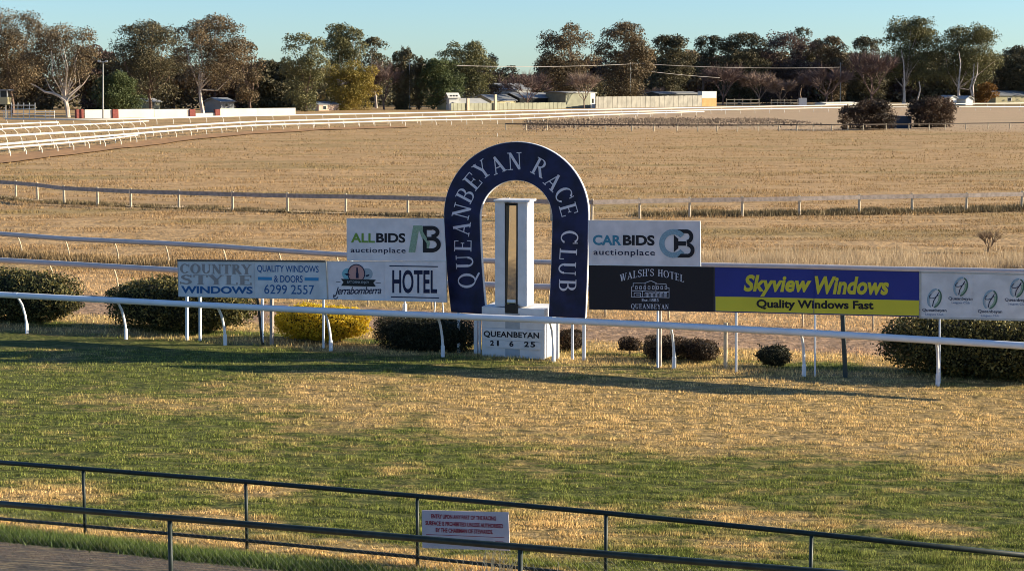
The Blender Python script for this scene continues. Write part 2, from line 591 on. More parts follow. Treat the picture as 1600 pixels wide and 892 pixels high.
def bar(x0, y0, x1, y1, w):
    d = math.hypot(x1 - x0, y1 - y0); nx, ny = -(y1 - y0) / d * w / 2, (x1 - x0) / d * w / 2
    return [(x0 + nx, y0 + ny), (x1 + nx, y1 + ny), (x1 - nx, y1 - ny), (x0 - nx, y0 - ny)]


def arc(cx, cy, rx, ry, a0, a1, wh, wv, n=14):
    """curved stroke, thick (wh) at its sides and thin (wv) at top and bottom"""
    out = []
    for i in range(n):
        q = []
        for k in (i, i + 1):
            t = math.radians(a0 + (a1 - a0) * k / n)
            c, s = math.cos(t), math.sin(t)
            q.append(((cx + (rx) * c, cy + (ry) * s), (cx + (rx - wh) * c, cy + (ry - wv) * s)))
        out.append([q[0][0], q[1][0], q[1][1], q[0][1]])
    return out


KW = 1.0


def glyph(ch):
    K, T, S = 0.16 * KW, 0.06 * KW, 0.05 * KW     # thick, thin, serif
    g = []
    def ser(x, y, w): g.append(bar(x - w / 2, y, x + w / 2, y, S))
    lo, hi = S / 2, 1 - S / 2
    if ch == 'I' : g.append(bar(.2, 0, .2, 1, K)); ser(.2, lo, .36); ser(.2, hi, .36); w = .4
    elif ch == 'L': g.append(bar(.2, 0, .2, 1, K)); ser(.2, hi, .36); g.append(bar(.02, lo, .68, lo, S)); g.append(bar(.66, 0, .66, .26, S)); w = .7
    elif ch == 'E': 
        g.append(bar(.2, 0, .2, 1, K)); g.append(bar(.02, hi, .68, hi, S)); g.append(bar(.02, lo, .70, lo, S)); g.append(bar(.2, .52, .52, .52, S))
        g.append(bar(.66, .76, .66, 1, S)); g.append(bar(.68, 0, .68, .26, S)); g.append(bar(.53, .42, .53, .62, S)); w = .74
    elif ch == 'T': g.append(bar(.4, 0, .4, 1, K)); ser(.4, lo, .36); g.append(bar(.02, hi, .78, hi, S)); g.append(bar(.04, .76, .04, 1, S)); g.append(bar(.76, .76, .76, 1, S)); w = .8
    elif ch == 'H': g += [bar(.17, 0, .17, 1, K), bar(.67, 0, .67, 1, K), bar(.2, .52, .64, .52, T)]; ser(.17, lo, .34); ser(.17, hi, .34); ser(.67, lo, .34); ser(.67, hi, .34); w = .84
    elif ch == 'N': g += [bar(.15, 0, .15, 1, T), bar(.72, 0, .72, 1, T), bar(.15, .97, .70, .04, K)]; ser(.15, lo, .3); ser(.12, hi, .24); ser(.72, hi, .3); w = .87
    elif ch == 'A': g += [bar(.13, 0, .42, .98, T), bar(.40, .98, .72, 0, K), bar(.2, .34, .6, .34, T)]; ser(.12, lo, .26); ser(.72, lo, .34); w = .86
    elif ch == 'Y': g += [bar(.10, 1, .40, .46, K), bar(.72, 1, .42, .46, T), bar(.41, 0, .41, .5, K)]; ser(.41, lo, .36); ser(.11, hi, .32); ser(.72, hi, .26); w = .84
    elif ch == 'V': g += [bar(.10, 1, .40, .0, K), bar(.72, 1, .42, .02, T)]; ser(.11, hi, .32); ser(.72, hi, .26); w = .84
    elif ch == 'W': g += [bar(.10, 1, .33, .0, K), bar(.52, 1, .36, .02, T), bar(.5, 1, .74, 0, K), bar(1.0, 1, .77, .02, T)]; ser(.1, hi, .28); ser(.5, hi, .28); ser(1.0, hi, .24); w = 1.12
    elif ch == 'U': g += [bar(.18, .3, .18, 1, K), bar(.70, .3, .70, 1, T)]; g += arc(.425, .32, .32, .33, 180, 360, K * .8, T * 1.3); ser(.18, hi, .34); ser(.70, hi, .26); w = .86
    elif ch in 'CG': 
        g += arc(.45, .5, .43, .51, 38, 322, K, T); g.append(bar(.80, .68, .80, .98, S)); w = .86
    elif ch in 'OQ':
        g += arc(.47, .5, .45, .52, 0, 360, K, T, 22); w = .94
        if ch == 'Q': g.append(bar(.46, .02, .94, -.24, .11))
    elif ch in 'BRP':
        g += [bar(.19, 0, .19, 1, K), bar(.02, hi, .42, hi, S)]
        g += arc(.40, .75, .27, .25, -90, 90, K * .9, T)
        g.append(bar(.2, .52, .42, .52, T))
        if ch == 'B': g.append(bar(.02, lo, .42, lo, S)); g += arc(.40, .27, .33, .27, -90, 90, K * .9, T); w = .78
        else: ser(.19, lo, .34); g.append(bar(.40, .52, .74, .02, K)); ser(.78, lo, .18); w = .84
    elif ch == 'S':
        g += arc(.36, .745, .29, .255, 20, 230, K * .8, T * 1.3); g += arc(.36, .265, .32, .27, -160, 60, K * .8, T * 1.3)
        g.append(bar(.22, .60, .52, .44, K * .9)); g.append(bar(.62, .72, .62, .98, S)); g.append(bar(.06, .02, .06, .28, S)); w = .70
    elif ch == "'": g.append(bar(.1, .72, .12, 1, .09)); w = .22
    else: w = .45
    return g, w


def serif_polys(s, gap=0.08):
    x = 0; out = []; k = 0
    for ch in s:
        g, w = glyph(ch)
        for q in g:
            out.append(([(a + x, b) for a, b in q], k)); k += 1
        x += w + gap
    return out, x - gap


def put_serif(plane, s, x0, yt, x1, yb, slope, m, parent, off, gap=0.08, warp=None):
    pl, W = serif_polys(s, gap)
    b = MB()
    for i, (q, k) in enumerate(pl):
        vs = []
        for a, c in q:
            u = a / W
            px = x0 + u * (x1 - x0); py = yb - c * (yb - yt) + slope * u * (x1 - x0)
            if warp: py += warp(u)
            vs.append(plane.at(px, py, off + (k % 37) * 0.00025))
        b.add(vs, [(0, 1, 2, 3)])
    return flat(b, 'lettering', m, parent)


def put_poly(plane, pts, m, parent, off, name='emblem'):
    b = MB(); n = len(pts)
    b.add([plane.at(x, y, off) for x, y in pts], [tuple(range(n))])
    return flat(b, name, m, parent)


def put_polys(plane, lst, m, parent, off, name='emblem'):
    b = MB()
    for i, pts in enumerate(lst):
        b.add([plane.at(x, y, off + (i % 30) * 0.0003) for x, y in pts], [tuple(range(len(pts)))])
    return flat(b, name, m, parent)


def circ(cx, cy, rx, ry=None, n=24, a0=0, a1=360):
    ry = ry or rx
    return [(cx + rx * math.cos(math.radians(a0 + (a1 - a0) * i / n)), cy + ry * math.sin(math.radians(a0 + (a1 - a0) * i / n))) for i in range(n + (a1 - a0 != 360))]


def ring(cx, cy, rx, ry, w, a0, a1, n=16, tilt=0.0):
    out = []
    for i in range(n):
        q = []
        for k in (i, i + 1):
            t = math.radians(a0 + (a1 - a0) * k / n)
            for r in (0, w):
                x, y = (rx - r) * math.cos(t), (ry - r) * math.sin(t)
                q.append((cx + x * math.cos(tilt) - y * math.sin(tilt), cy + x * math.sin(tilt) + y * math.cos(tilt)))
        out.append([q[0], q[2], q[3], q[1]])
    return out


def pxbar(x0, y0, x1, y1, w):
    return bar(x0, y0, x1, y1, w)


# ------------------------------------------------------------------ the ground
def build_ground():
    ang = list(np.arange(-34, 34.01, 0.25)) + list(np.arange(40, 326, 6.0))
    ang = np.radians(np.array(ang))
    R = np.exp(np.linspace(math.log(1.5), math.log(9000), 330))
    A, RR = np.meshgrid(ang, R)
    x = np.sin(A) * RR; y = np.cos(A) * RR
    z = terrain(x, y)
    v = np.stack([x.ravel(), y.ravel(), z.ravel()], 1)
    n, mm = len(ang), len(R)
    i = np.arange(mm - 1)[:, None] * n; j = np.arange(n)[None, :]; jn = (j + 1) % n
    f = np.stack([(i + j).ravel(), (i + jn).ravel(), (i + n + jn).ravel(), (i + n + j).ravel()], 1)[:, ::-1]
    # close the centre
    v = np.vstack([v, [[0, 0, 1.6]]])
    me = bpy.data.meshes.new('ground')
    c = len(v) - 1
    fl = [tuple(q) for q in f] + [(int(j_), c, int((j_ + 1) % n)) for j_ in range(n)]
    me.from_pydata([tuple(q) for q in v], [], fl)
    me.polygons.foreach_set('use_smooth', [True] * len(me.polygons))
    o = link('ground', me, M_GROUND)
    tag(o, kind='structure')


build_ground()


def ribbon(name, left, right, z, m):
    b = MB()
    n = len(left)
    L_ = [G(p) + Vector((0, 0, z)) for p in left]; R_ = [G(p) + Vector((0, 0, z)) for p in right]
    b.add(L_ + R_, [(i, i + 1, n + i + 1, n + i) for i in range(n - 1)])
    return tag(b.build(name, m), kind='structure')


def dens(pts, k=8):  # more points along a line
    out = []
    for i in range(len(pts) - 1):
        for j in range(k):
            t = j / k
            out.append(tuple(a + (b - a) * t for a, b in zip(pts[i], pts[i + 1])))
    return out + [pts[-1]]


DIRT = mat('brown_track_dirt', (0.40, 0.215, 0.085), 0.95, scale=0.6, col2=(0.25, 0.14, 0.058), bump=0.6, bscale=4)
up_ = dens([(-60, 249), (0, 244), (90, 234), (200, 224), (300, 213.5), (400, 205.5), (500, 201), (640, 198.5)])
lo_ = dens([(-60, 267), (0, 258), (90, 246), (200, 232.5), (300, 220), (400, 210.5), (500, 204), (640, 200)])
ribbon('dirt_track', [P(*p) for p in up_], [P(*p) for p in lo_], 0.13, DIRT)


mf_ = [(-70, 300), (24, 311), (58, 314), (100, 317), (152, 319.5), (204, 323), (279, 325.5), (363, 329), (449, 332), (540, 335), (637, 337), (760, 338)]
ribbon('worn_path', [P(x, y - 1.6) for x, y in dens(mf_, 6)], [P(x, y + 1.0) for x, y in dens(mf_, 6)], 0.07, mat('worn_sand', (.56, .41, .24), .9, var=.15, scale=.8))
ribbon('dirt_bank', [P(x, y - 10) for x, y in dens(mf_, 6)], [P(x, y - 2.6) for x, y in dens(mf_, 6)], 0.05, mat('brown_bank', (.40, .25, .11), .9, scale=.7, col2=(.24, .15, .06)))  # brown band laid on the ground, stands in for the ditch's shading

# ---- grass blades
def blades(name, px0, px1, py0, py1, n, hfun, wfun, keep=None, lean=0.35, m=None, tuft=1, label=None):
    px = RNG.uniform(px0, px1, n); py = RNG.uniform(py0, py1, n)
    dx = (px - CX) / F; dy = math.cos(PITCH) - math.sin(PITCH) * 0 - math.sin(PITCH) * (py - CY) / F
    dz = -math.sin(PITCH) - math.cos(PITCH) * (py - CY) / F
    t = -H / dz
    x, y = dx * t, dy * t
    if keep is not None:
        k = keep(x, y); x, y = x[k], y[k]
    if tuft > 1:
        r = np.hypot(x, y)
        x = np.repeat(x, tuft); y = np.repeat(y, tuft)
        s = wfun(x, y) * 2.2
        x = x + RNG.normal(0, 1, len(x)) * s; y = y + RNG.normal(0, 1, len(x)) * s
    n = len(x)
    h = hfun(x, y) * RNG.uniform(0.45, 1.3, n); w = wfun(x, y) * RNG.uniform(0.6, 1.3, n)
    z = terrain(x, y) - 0.005
    a = RNG.uniform(0, 2 * np.pi, n)
    b = RNG.uniform(0, 2 * np.pi, n)
    l = h * lean * RNG.uniform(0, 1.6, n)
    ca, sa = np.cos(a) * w / 2, np.sin(a) * w / 2
    v = np.empty((n, 3, 3), np.float32)
    v[:, 0] = np.stack([x - ca, y - sa, z], 1)
    v[:, 1] = np.stack([x + ca, y + sa, z], 1)
    v[:, 2] = np.stack([x + np.cos(b) * l, y + np.sin(b) * l, z + h], 1)
    me = bpy.data.meshes.new(name)
    fill_mesh(me, v.reshape(-1, 3), np.arange(n * 3), 3)
    o = link(name, me, m or M_BLADE)
    tag(o, label, 'grass', kind='stuff')
    return o


def turf_c(x, y):
    q = qdist(x, y)
    return fbm(x * 2.2, y * 6.5, 21, 3) + .085 * np.sin(q * 11 + 5 * fbm(x * .35, y * .8, 8, 2))


def turf_keep(x, y):
    q = qdist(x, y)
    c = turf_c(x, y)
    return (q < 1.1) & (c > 0.40)


def turf_h(x, y):
    c = turf_c(x, y)
    q = qdist(x, y)
    return 0.020 + 0.17 * np.clip(c - 0.40, 0, 1) + 0.10 * np.clip((q - 0.1) / 0.5, 0, 1)


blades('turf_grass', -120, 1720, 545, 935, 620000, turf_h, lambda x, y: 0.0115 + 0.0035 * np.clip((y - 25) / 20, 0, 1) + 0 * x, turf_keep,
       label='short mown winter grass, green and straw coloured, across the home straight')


def vkeep(lo, hi, thr=0.3, sx=.5, sy=1.1, seed=41):
    def k(x, y):
        v = vdist(x, y); return (v > lo) & (v < hi) & (fbm(x * sx, y * sy, seed, 3) > thr)
    return k


blades('verge_grass', -120, 1720, 430, 590, 90000,
       lambda x, y: 0.05 + 0.09 * fbm(x * 1.2, y * 1.2, 5, 2), lambda x, y: 0.018 + 0 * x,
       lambda x, y: ((vdist(x, y) > 0) & (vdist(x, y) < 4.2)) | ((vdist(x, y) > 8.5) & (vdist(x, y) < 20)),
       label='straw coloured grass around the hedges and sign posts')
def proj(x, y):
    d = np.stack([x, y, np.full_like(x, -H)], 1)
    zc = d @ np.array(_fw); return CX + F * d[:, 0] / zc, CY - F * (d @ np.array(_up)) / zc


def field_keep(x, y):
    px, py = proj(x, y)
    on_dirt = (px < 640) & (py > np.interp(px, [p[0] for p in up_], [p[1] for p in up_])) & (py < np.interp(px, [p[0] for p in lo_], [p[1] for p in lo_]))
    return vkeep(13, 330, 0.46, .35, .8)(x, y) & ~on_dirt


blades('field_grass', -160, 1760, 196, 470, 380000,
       lambda x, y: (0.03 + 0.20 * np.clip(fbm(x * .35, y * .8, 41, 3) - .44, 0, 1) * 2) * np.clip(np.hypot(x, y) / 85, .8, 1.5),
       lambda x, y: 0.03 * np.clip(np.hypot(x, y) / 65, .8, 5), field_keep, m=M_FBLADE,
       label='dry tan grass of the field inside the racecourse')
STRAW = leafmat('pale_straw', (0.30, 0.21, 0.12), (0.47, 0.35, 0.21), (0.60, 0.47, 0.31), 1.5, 0.35)
BRUSH = leafmat('brown_brush', (0.07, 0.055, 0.03), (0.16, 0.12, 0.06), (0.33, 0.24, 0.12), 1.5, 0.2)
WEEDB = leafmat('grey_brown_weed', (0.13, 0.095, 0.065), (0.20, 0.145, 0.10), (0.30, 0.22, 0.155), 0.15, 0.1)
BRUSHL = leafmat('tan_brush', (0.10, 0.07, 0.035), (0.25, 0.17, 0.08), (0.42, 0.29, 0.15), 1.5, 0.2)
GREENT = leafmat('fresh_green_tuft', (0.03, 0.06, 0.012), (0.07, 0.12, 0.025), (0.16, 0.19, 0.05), 6, 0.25)


def band_keep(y_of_x, half):
    pass


def blade_line(name, pts, n, spread, hgt, wid, m, label, lean=.4):
    """long grass standing along a line of ground points"""
    W = [P(*p) for p in pts]
    seg = RNG.integers(0, len(W) - 1, n); t = RNG.uniform(0, 1, n)
    wx = np.array([p.x for p in W]); wy = np.array([p.y for p in W])
    x = wx[seg] * (1 - t) + wx[seg + 1] * t; y = wy[seg] * (1 - t) + wy[seg + 1] * t
    x = x + RNG.normal(0, .4, n); y = y + RNG.normal(0, 1, n) * spread
    c = fbm(x * .9, y * .9, 77, 2)
    k = c > .3; x, y, c = x[k], y[k], c[k]; n = len(x)
    h = hgt * (.4 + 1.1 * c) * RNG.uniform(.5, 1.3, n); w = wid * RNG.uniform(.6, 1.4, n)
    z = terrain(x, y) - .01; a = RNG.uniform(0, 6.28, n); b = RNG.uniform(0, 6.28, n); l = h * lean * RNG.uniform(0, 1.5, n)
    v = np.empty((n, 3, 3), np.float32)
    v[:, 0] = np.stack([x - np.cos(a) * w / 2, y - np.sin(a) * w / 2, z], 1)
    v[:, 1] = np.stack([x + np.cos(a) * w / 2, y + np.sin(a) * w / 2, z], 1)
    v[:, 2] = np.stack([x + np.cos(b) * l, y + np.sin(b) * l, z + h], 1)
    me = bpy.data.meshes.new(name); fill_mesh(me, v.reshape(-1, 3), np.arange(n * 3), 3)
    return tag(link(name, me, m), label, 'grass', kind='stuff')


blade_line('long_grass', [(1000, 428), (1150, 424), (1300, 424), (1450, 426), (1600, 430), (1700, 432)], 26000, 2.6, 0.55, 0.03, STRAW,
           'tall pale straw grass behind the blue and yellow board on the right')
blade_line('long_grass', [(700, 440), (800, 441), (900, 442), (1000, 440)], 7000, 1.4, 0.5, 0.03, STRAW,
           'tall pale grass seen through the blue arch beside the mirror post')
blade_line('brush_grass', [(-60, 399), (60, 404), (150, 410), (280, 419), (420, 428), (560, 436), (700, 444)], 12000, 0.7, 0.30, 0.05, BRUSHL,
           'dark brown unmown grass under the grey rail on the left')
blade_line('brush_grass', [(820, 196), (900, 193), (1000, 191), (1100, 190), (1250, 190)], 15000, 18, 0.30, 0.30, WEEDB,
           'dark grey-brown weeds beyond the far timber rail right of centre')
blade_line('ditch_grass', [(1000, 337), (1150, 337), (1300, 335), (1400, 333), (1500, 331), (1640, 328)], 16000, 0.7, 0.28, 0.07, BRUSH,
           'dark grass bank below the timber rail on the right')
blade_line('ditch_grass', [(-60, 306), (60, 315), (160, 321), (300, 327), (420, 331), (600, 336), (700, 338)], 10000, 0.5, 0.2, 0.06, BRUSH,
           'dark grass tussocks below the timber rail on the left')


def fence_tufts():
    n = 26000
    t = RNG.uniform(0, 1, n); base = F1[0]; end = F1[-1]
    x = base.x + (end.x - base.x) * t; y = base.y + (end.y - base.y) * t
    d = RNG.normal(0.62, 0.17, n)
    x = x + _fn.x * d; y = y + _fn.y * d
    dens_ = fbm(x * .8, y * .8, 5, 2) + np.clip((-x - 1) / 6, 0, .35)
    k = dens_ > .55; x, y = x[k], y[k]; n = len(x)
    h = RNG.uniform(.05, .2, n); w = RNG.uniform(.008, .02, n)
    z = terrain(x, y) - .01; a = RNG.uniform(0, 6.28, n); b = RNG.uniform(0, 6.28, n); l = h * RNG.uniform(0.1, .9, n)
    v = np.empty((n, 3, 3), np.float32)
    v[:, 0] = np.stack([x - np.cos(a) * w / 2, y - np.sin(a) * w / 2, z], 1)
    v[:, 1] = np.stack([x + np.cos(a) * w / 2, y + np.sin(a) * w / 2, z], 1)
    v[:, 2] = np.stack([x + np.cos(b) * l, y + np.sin(b) * l, z + h], 1)
    me = bpy.data.meshes.new('weeds'); fill_mesh(me, v.reshape(-1, 3), np.arange(n * 3), 3)
    tag(link('fence_weeds', me, GREENT), 'green weeds growing along the foot of the near pipe fence', 'weeds', kind='stuff')


fence_tufts()


def straw_clump():
    """dead pale stalks beside the pipe fence post at the bottom of the picture"""
    b = MB()
    for k in range(70):
        px = random.gauss(770, 45); base = P(px, 905 + random.uniform(-6, 10))
        base = G(base)
        h = random.uniform(.12, .42) * (1.25 if abs(px - 770) < 25 else .8)
        tip = base + Vector((random.gauss(0, .07), random.gauss(0, .05), h))
        mid = (base + tip) / 2 + Vector((random.gauss(0, .02), 0, .02))
        b.tube([base, mid, tip], [.006, .005, .002], 3, False)
    o = b.build('dead_stalks', mat('dead_stalk', (.62, .52, .34), .8), loc=G(P(770, 905)))
    tag(o, 'clump of dead pale stalks at the foot of the near pipe fence', 'dry grass', kind='stuff')


straw_clump()

# gravel on the path
def gravel():
    n = 9000
    px = RNG.uniform(-60, 900, n); py = RNG.uniform(835, 930, n)
    b = []
    V, Fc = [], []
    dx = (px - CX) / F; dy = math.cos(PITCH) - math.sin(PITCH) * (py - CY) / F; dz = -math.sin(PITCH) - math.cos(PITCH) * (py - CY) / F
    t = -H / dz; x, y = dx * t, dy * t
    k = (qdist(x, y) > 1.15); x, y = x[k], y[k]; n = len(x)
    z = terrain(x, y); r = RNG.uniform(.005, .02, n)
    oct_ = np.array([(1, 0, 0), (0, 1, 0), (-1, 0, 0), (0, -1, 0), (0, 0, .7)])
    v = np.stack([x, y, z], 1)[:, None, :] + oct_[None] * r[:, None, None] * RNG.uniform(.6, 1.3, (n, 5, 1))
    base = (np.arange(n) * 5)[:, None, None]
    f = base + np.array([(0, 1, 4), (1, 2, 4), (2, 3, 4), (3, 0, 4)])[None]
    me = bpy.data.meshes.new('gravel'); fill_mesh(me, v.reshape(-1, 3), f.reshape(-1, 3), 3)
    tag(link('gravel', me, mat('gravel_stone', (.13, .10, .078), .9, var=.5, scale=30)), 'loose grey-brown gravel on the path at lower left', 'gravel', kind='stuff')


gravel()


# ------------------------------------------------------------------ rails and fences
def dirs(W, i):
    a = W[max(i - 1, 0)]; b = W[min(i + 1, len(W) - 1)]
    d = Vector((b.x - a.x, b.y - a.y, 0)).normalized()
    n = Vector((d.y, -d.x, 0))
    if n.y > 0: n = -n
    return d, n


def running_rail(feet, rail_h, r, over, label, m, legr, legm=None, group=None, foot_sock=True, name='running_rail'):
    """gooseneck rail: a fat pipe carried on curved legs that lean out over the track"""
    W = [G(p) for p in feet]
    t = empty(name, W[len(W) // 2], label, 'running rail', group)
    pts = []
    for i, p in enumerate(W):
        d, n = dirs(W, i)
        pts.append(Vector((p.x, p.y, 0)) + n * over + Vector((0, 0, p.z + rail_h)))
    fine = []
    for i in range(len(pts) - 1):
        for k in range(3): fine.append(pts[i].lerp(pts[i + 1], k / 3))
    fine.append(pts[-1])
    MB().tube(fine, r, 12).build('rail', m, t, smooth=True)
    for i, p in enumerate(W[1:-1], 1):
        d, n = dirs(W, i)
        q = [p + Vector((0, 0, -.05)), p + Vector((0, 0, .28)), p + n * over * .12 + Vector((0, 0, rail_h * .48)),
             p + n * over * .40 + Vector((0, 0, rail_h * .74)), p + n * over * .78 + Vector((0, 0, rail_h * .93)), p + n * over + Vector((0, 0, rail_h - r * .5))]
        lg = MB().tube(q, [legr * 1.1, legr * 1.1, legr, legr, legr, legr], 8).build('leg', legm or m, t, smooth=True)
        if r < .095: MB().tube([p + n * over + Vector((0, 0, rail_h)) - d * .07, p + n * over + Vector((0, 0, rail_h)) + d * .07], r * 1.05, 12).build('sleeve', m, t)
        if foot_sock:
            MB().tube([p + Vector((0, 0, -.05)), p + Vector((0, 0, .30))], legr * 1.5, 8).build('socket', legm or m, lg)
    return t


running_rail(RF, 1.18, 0.088, 0.46, 'white plastic running rail on curved legs along the home straight in front of the signs', RAILW, 0.036)


def samp(pts, step):
    """resample pixel polyline by image distance"""
    out = [pts[0]]
    acc = 0
    for i in range(len(pts) - 1):
        a, b = pts[i], pts[i + 1]
        L = math.hypot(b[0] - a[0], b[1] - a[1]); p = step - acc
        while p <= L:
            out.append((a[0] + (b[0] - a[0]) * p / L, a[1] + (b[1] - a[1]) * p / L)); p += step
        acc = (acc + L) % step
    return out


def interp(pts, x):
    return float(np.interp(x, [p[0] for p in pts], [p[1] for p in pts]))


# grey rails behind the signs (rail line, height 0.92)
RA = [(-150, 355), (0, 364.5), (270, 381), (540, 397), (700, 404.5), (850, 408), (1100, 414), (1440, 421), (1750, 430)]
RB = [(-150, 397), (0, 405), (180, 415), (277, 420.5), (500, 432), (725, 441.5), (850, 446), (1100, 457), (1440, 473), (1750, 488)]
xa = [-118, -42, 33, 107, 184, 263, 353, 440, 530, 620, 712, 800, 890, 985, 1080, 1180, 1280, 1385, 1490, 1600, 1710]
xb = [-110, -15, 83, 183, 283, 385, 480, 575, 675, 775, 860, 946, 1045, 1150, 1255, 1365, 1480, 1600, 1720]
for xs, R_, nm in ((xa, RA, 'grey-white running rail nearer the field, second behind the signs'), (xb, RB, 'grey-white running rail just behind the hedges and signs')):
    feet = [P(x, interp(R_, x), 0.92) for x in xs]
    for p in feet: p.z = 0
    running_rail(feet, 0.92, 0.10, 0.28, nm, GREYRAIL, 0.03, TIMBERP, foot_sock=False)

# timber post and rail across the field
MF = [(-70, 272), (-12, 281), (24, 283), (58, 286), (100, 291), (152, 293.5), (204, 296), (279, 298), (363, 300.5), (449, 302.5), (540, 304), (637, 306), (720, 308.5), (795, 310), (862, 312), (925, 312.5), (1000, 311), (1078, 309.5), (1160, 308.5), (1250, 307), (1343, 305), (1426, 303.5), (1511, 302), (1597, 300), (1680, 298)]


def plank_fence(line, h, plank, postr, label, mp, mq, above=0.05, name='timber_rail_fence', shade=None):
    W = [P(x, y, h) for x, y in line]
    t = empty(name, (W[len(W) // 2].x, W[len(W) // 2].y, 0), label, 'fence')
    for i, w in enumerate(W):
        g = G(w)
        h_ = w.z + above
        d, n = dirs(W, i)
        lean = Vector((random.gauss(0, .02), 0, 0))
        MB().tube([g - Vector((0, 0, .1)), Vector((g.x, g.y, h_)) + lean], [postr * 1.05, postr], 7).build('post', mq, t)
    for i in range(len(W) - 1):
        a, b = W[i], W[i + 1]
        d = (b - a).normalized(); n = Vector((d.y, -d.x, 0)).normalized()
        if n.y > 0: n = -n
        c = (a + b) / 2 - Vector((0, 0, plank / 2)) + n * (postr + .03)
        MB().box(c, ((b - a).length - .02, .045, plank), (d, n, d.cross(n).normalized())).build('rail', mp, t)
    return t


plank_fence(MF, 1.12, 0.24, 0.075, 'weathered grey timber post and rail fence crossing the dry field', TIMBER, TIMBERP)
# far dark rail on the right
DF = [(790, 193), (822, 193.3), (855, 193.5), (899, 194), (946, 194.5), (987, 194.8), (1022, 195), (1058, 195), (1090, 195), (1120, 195), (1152, 195), (1185, 194.8), (1217, 194.5), (1245, 194.5), (1271, 194.3), (1300, 194.2), (1325, 194), (1349, 194), (1385, 193.5), (1420, 193.3), (1452, 193), (1477, 192.8), (1509, 192.3), (1544, 191.8), (1578, 191.3), (1615, 191), (1650, 190.6)]
plank_fence(DF, 1.15, 0.20, 0.10, 'thin dark timber rail fence at the far edge of the field', DKWOOD, TIMBERP)


def far_rail(line, h, r, step, label, over=0.35, legr=0.06, th=None):
    W = [P(x, y, h) for x, y in line]
    t = empty('white_running_rail', (W[len(W) // 2].x, W[len(W) // 2].y, 0), label, 'running rail', 'white running rails round the far bend')
    MB().tube(W, r * .95, 8).build('rail', FARW, t, smooth=True)
    cnt = 0
    for (x, y) in samp(line, step):
        p = P(x, y, h); q = p + Vector((over, over * .6, 0)); q.z = 0
        MB().tube([Vector((q.x, q.y, -.05)), Vector((q.x, q.y, h * .5)), p + Vector((over * .5, over * .3, -h * .12)), p], legr, 4).build('leg', FARW, t)
        cnt += 1
    return t


far_rail([(8, 186.2), (70, 187), (150, 187.5), (250, 185), (320, 183), (400, 181), (500, 179.5), (640, 177), (800, 174), (900, 172), (1000, 170.5), (1100, 168.5), (1200, 166.5), (1300, 164.8), (1400, 163.5), (1500, 162.4), (1640, 161.3)], 1.2, .19, 26,
         'outermost white running rail, in front of the cream wall and sheds')
far_rail([(-40, 204), (0, 202), (50, 199), (94, 196.5), (140, 194.5), (190, 192), (232, 189.5)], 1.2, .14, 18.5,
         'short white rail on the far bend with curved legs, left of the light pole', legr=.07, over=.9)
far_rail([(-40, 215.5), (0, 213), (50, 210.3), (100, 207.5), (190, 203), (250, 199), (290, 196.5), (330, 194), (400, 190.5), (500, 187.5), (640, 184), (800, 179.5), (900, 177), (1000, 174.5), (1100, 172.3), (1200, 170.5), (1340, 168), (1450, 167.6), (1640, 167.2)], 1.2, .17, 23,
         'middle white running rail sweeping from the left bend to the far right')
far_rail([(-40, 229.5), (0, 226), (50, 222), (100, 218), (150, 214), (200, 210), (250, 206), (300, 202), (350, 198.8), (400, 196), (450, 194.3), (500, 193), (570, 190.6), (640, 188.5), (720, 187.3), (800, 186), (850, 184), (900, 181.5), (950, 179.5), (1000, 178), (1100, 174.6)], .98, .15, 24,
         'inner white running rail beside the brown dirt track')
far_rail([(-40, 236), (0, 231.5), (60, 227), (125, 221.5), (170, 217), (215, 211.5)], .98, .12, 25,
         'lowest short white rail at the left edge of the far bend')
far_rail([(-30, 195), (20, 194), (60, 192.3), (91, 191.5)], .9, .16, 30, 'short thick white rail in front of the steel yard at far left')

# white marker peg in the field
b_ = MB().tube([P(777, 214), P(777, 214) + Vector((0, 0, .55))], .06, 6)
tag(b_.build('marker_peg', FARW, loc=P(777, 214)), 'small white marker peg standing alone in the dry field above the arch', 'peg')

# ---- near pipe fences
def pipe_fence(tops, h, r, low, label, footdrop, sock=False, mesh=False):
    W = [P(x, y, 0) if False else p for (x, y), p in zip(tops[0], tops[1])]
    t = empty('pipe_fence', G(W[len(W) // 2]), label, 'fence')
    MB().tube(W, r, 10).build('top_rail', PIPE, t, smooth=True)
    if low is not None:
        MB().tube([p - Vector((0, 0, low)) for p in W], r * .78, 8).build('bottom_rail', PIPE, t, smooth=True)
    for p in W[1:-1]:
        g = G(p)
        MB().tube([Vector((p.x, p.y, g.z - .1)), p - Vector((0, 0, r * .6))], r * .74, 8).build('post', PIPE, t, smooth=True)
    return t, W


fence_a, _ = pipe_fence((FENCE1_TOP, F1), FH, .037, FH - .13, 'dark green pipe fence along the near edge of the track, carrying the entry notice', 0)
F2Y = [(-290, 762.5), (265, 808.5), (813, 854), (1420, 904.5), (1900, 945)]
Z2 = 2.72
F2 = [P(x, y, Z2) for x, y in F2Y]
fence_b, _ = pipe_fence((F2Y, F2), 1.1, .034, None, 'nearer dark green pipe fence crossing the bottom of the picture, with wire mesh', 0)
# chain wire mesh hanging under the nearer fence
bm_ = MB()
dd = (F2[-1] - F2[0]); LL = dd.length; dd.normalize()
hh = 1.05
nW = int(LL / 0.075)
for k in range(-14, nW):
    s0 = k * .075
    for sg in (1, -1):
        a0, a1 = (s0, s0 + hh) if sg == 1 else (s0 + hh, s0)
        if min(a0, a1) < 0 or max(a0, a1) > LL: continue
        A = F2[0] + dd * a0 - Vector((0, 0, .05)); B = F2[0] + dd * a1 - Vector((0, 0, .05 + hh))
        bm_.tube([A, B], .0004, 3, False)
mesh_o = bm_.build('wire_mesh', GALV, fence_b); mesh_o['kind'] = 'stuff'

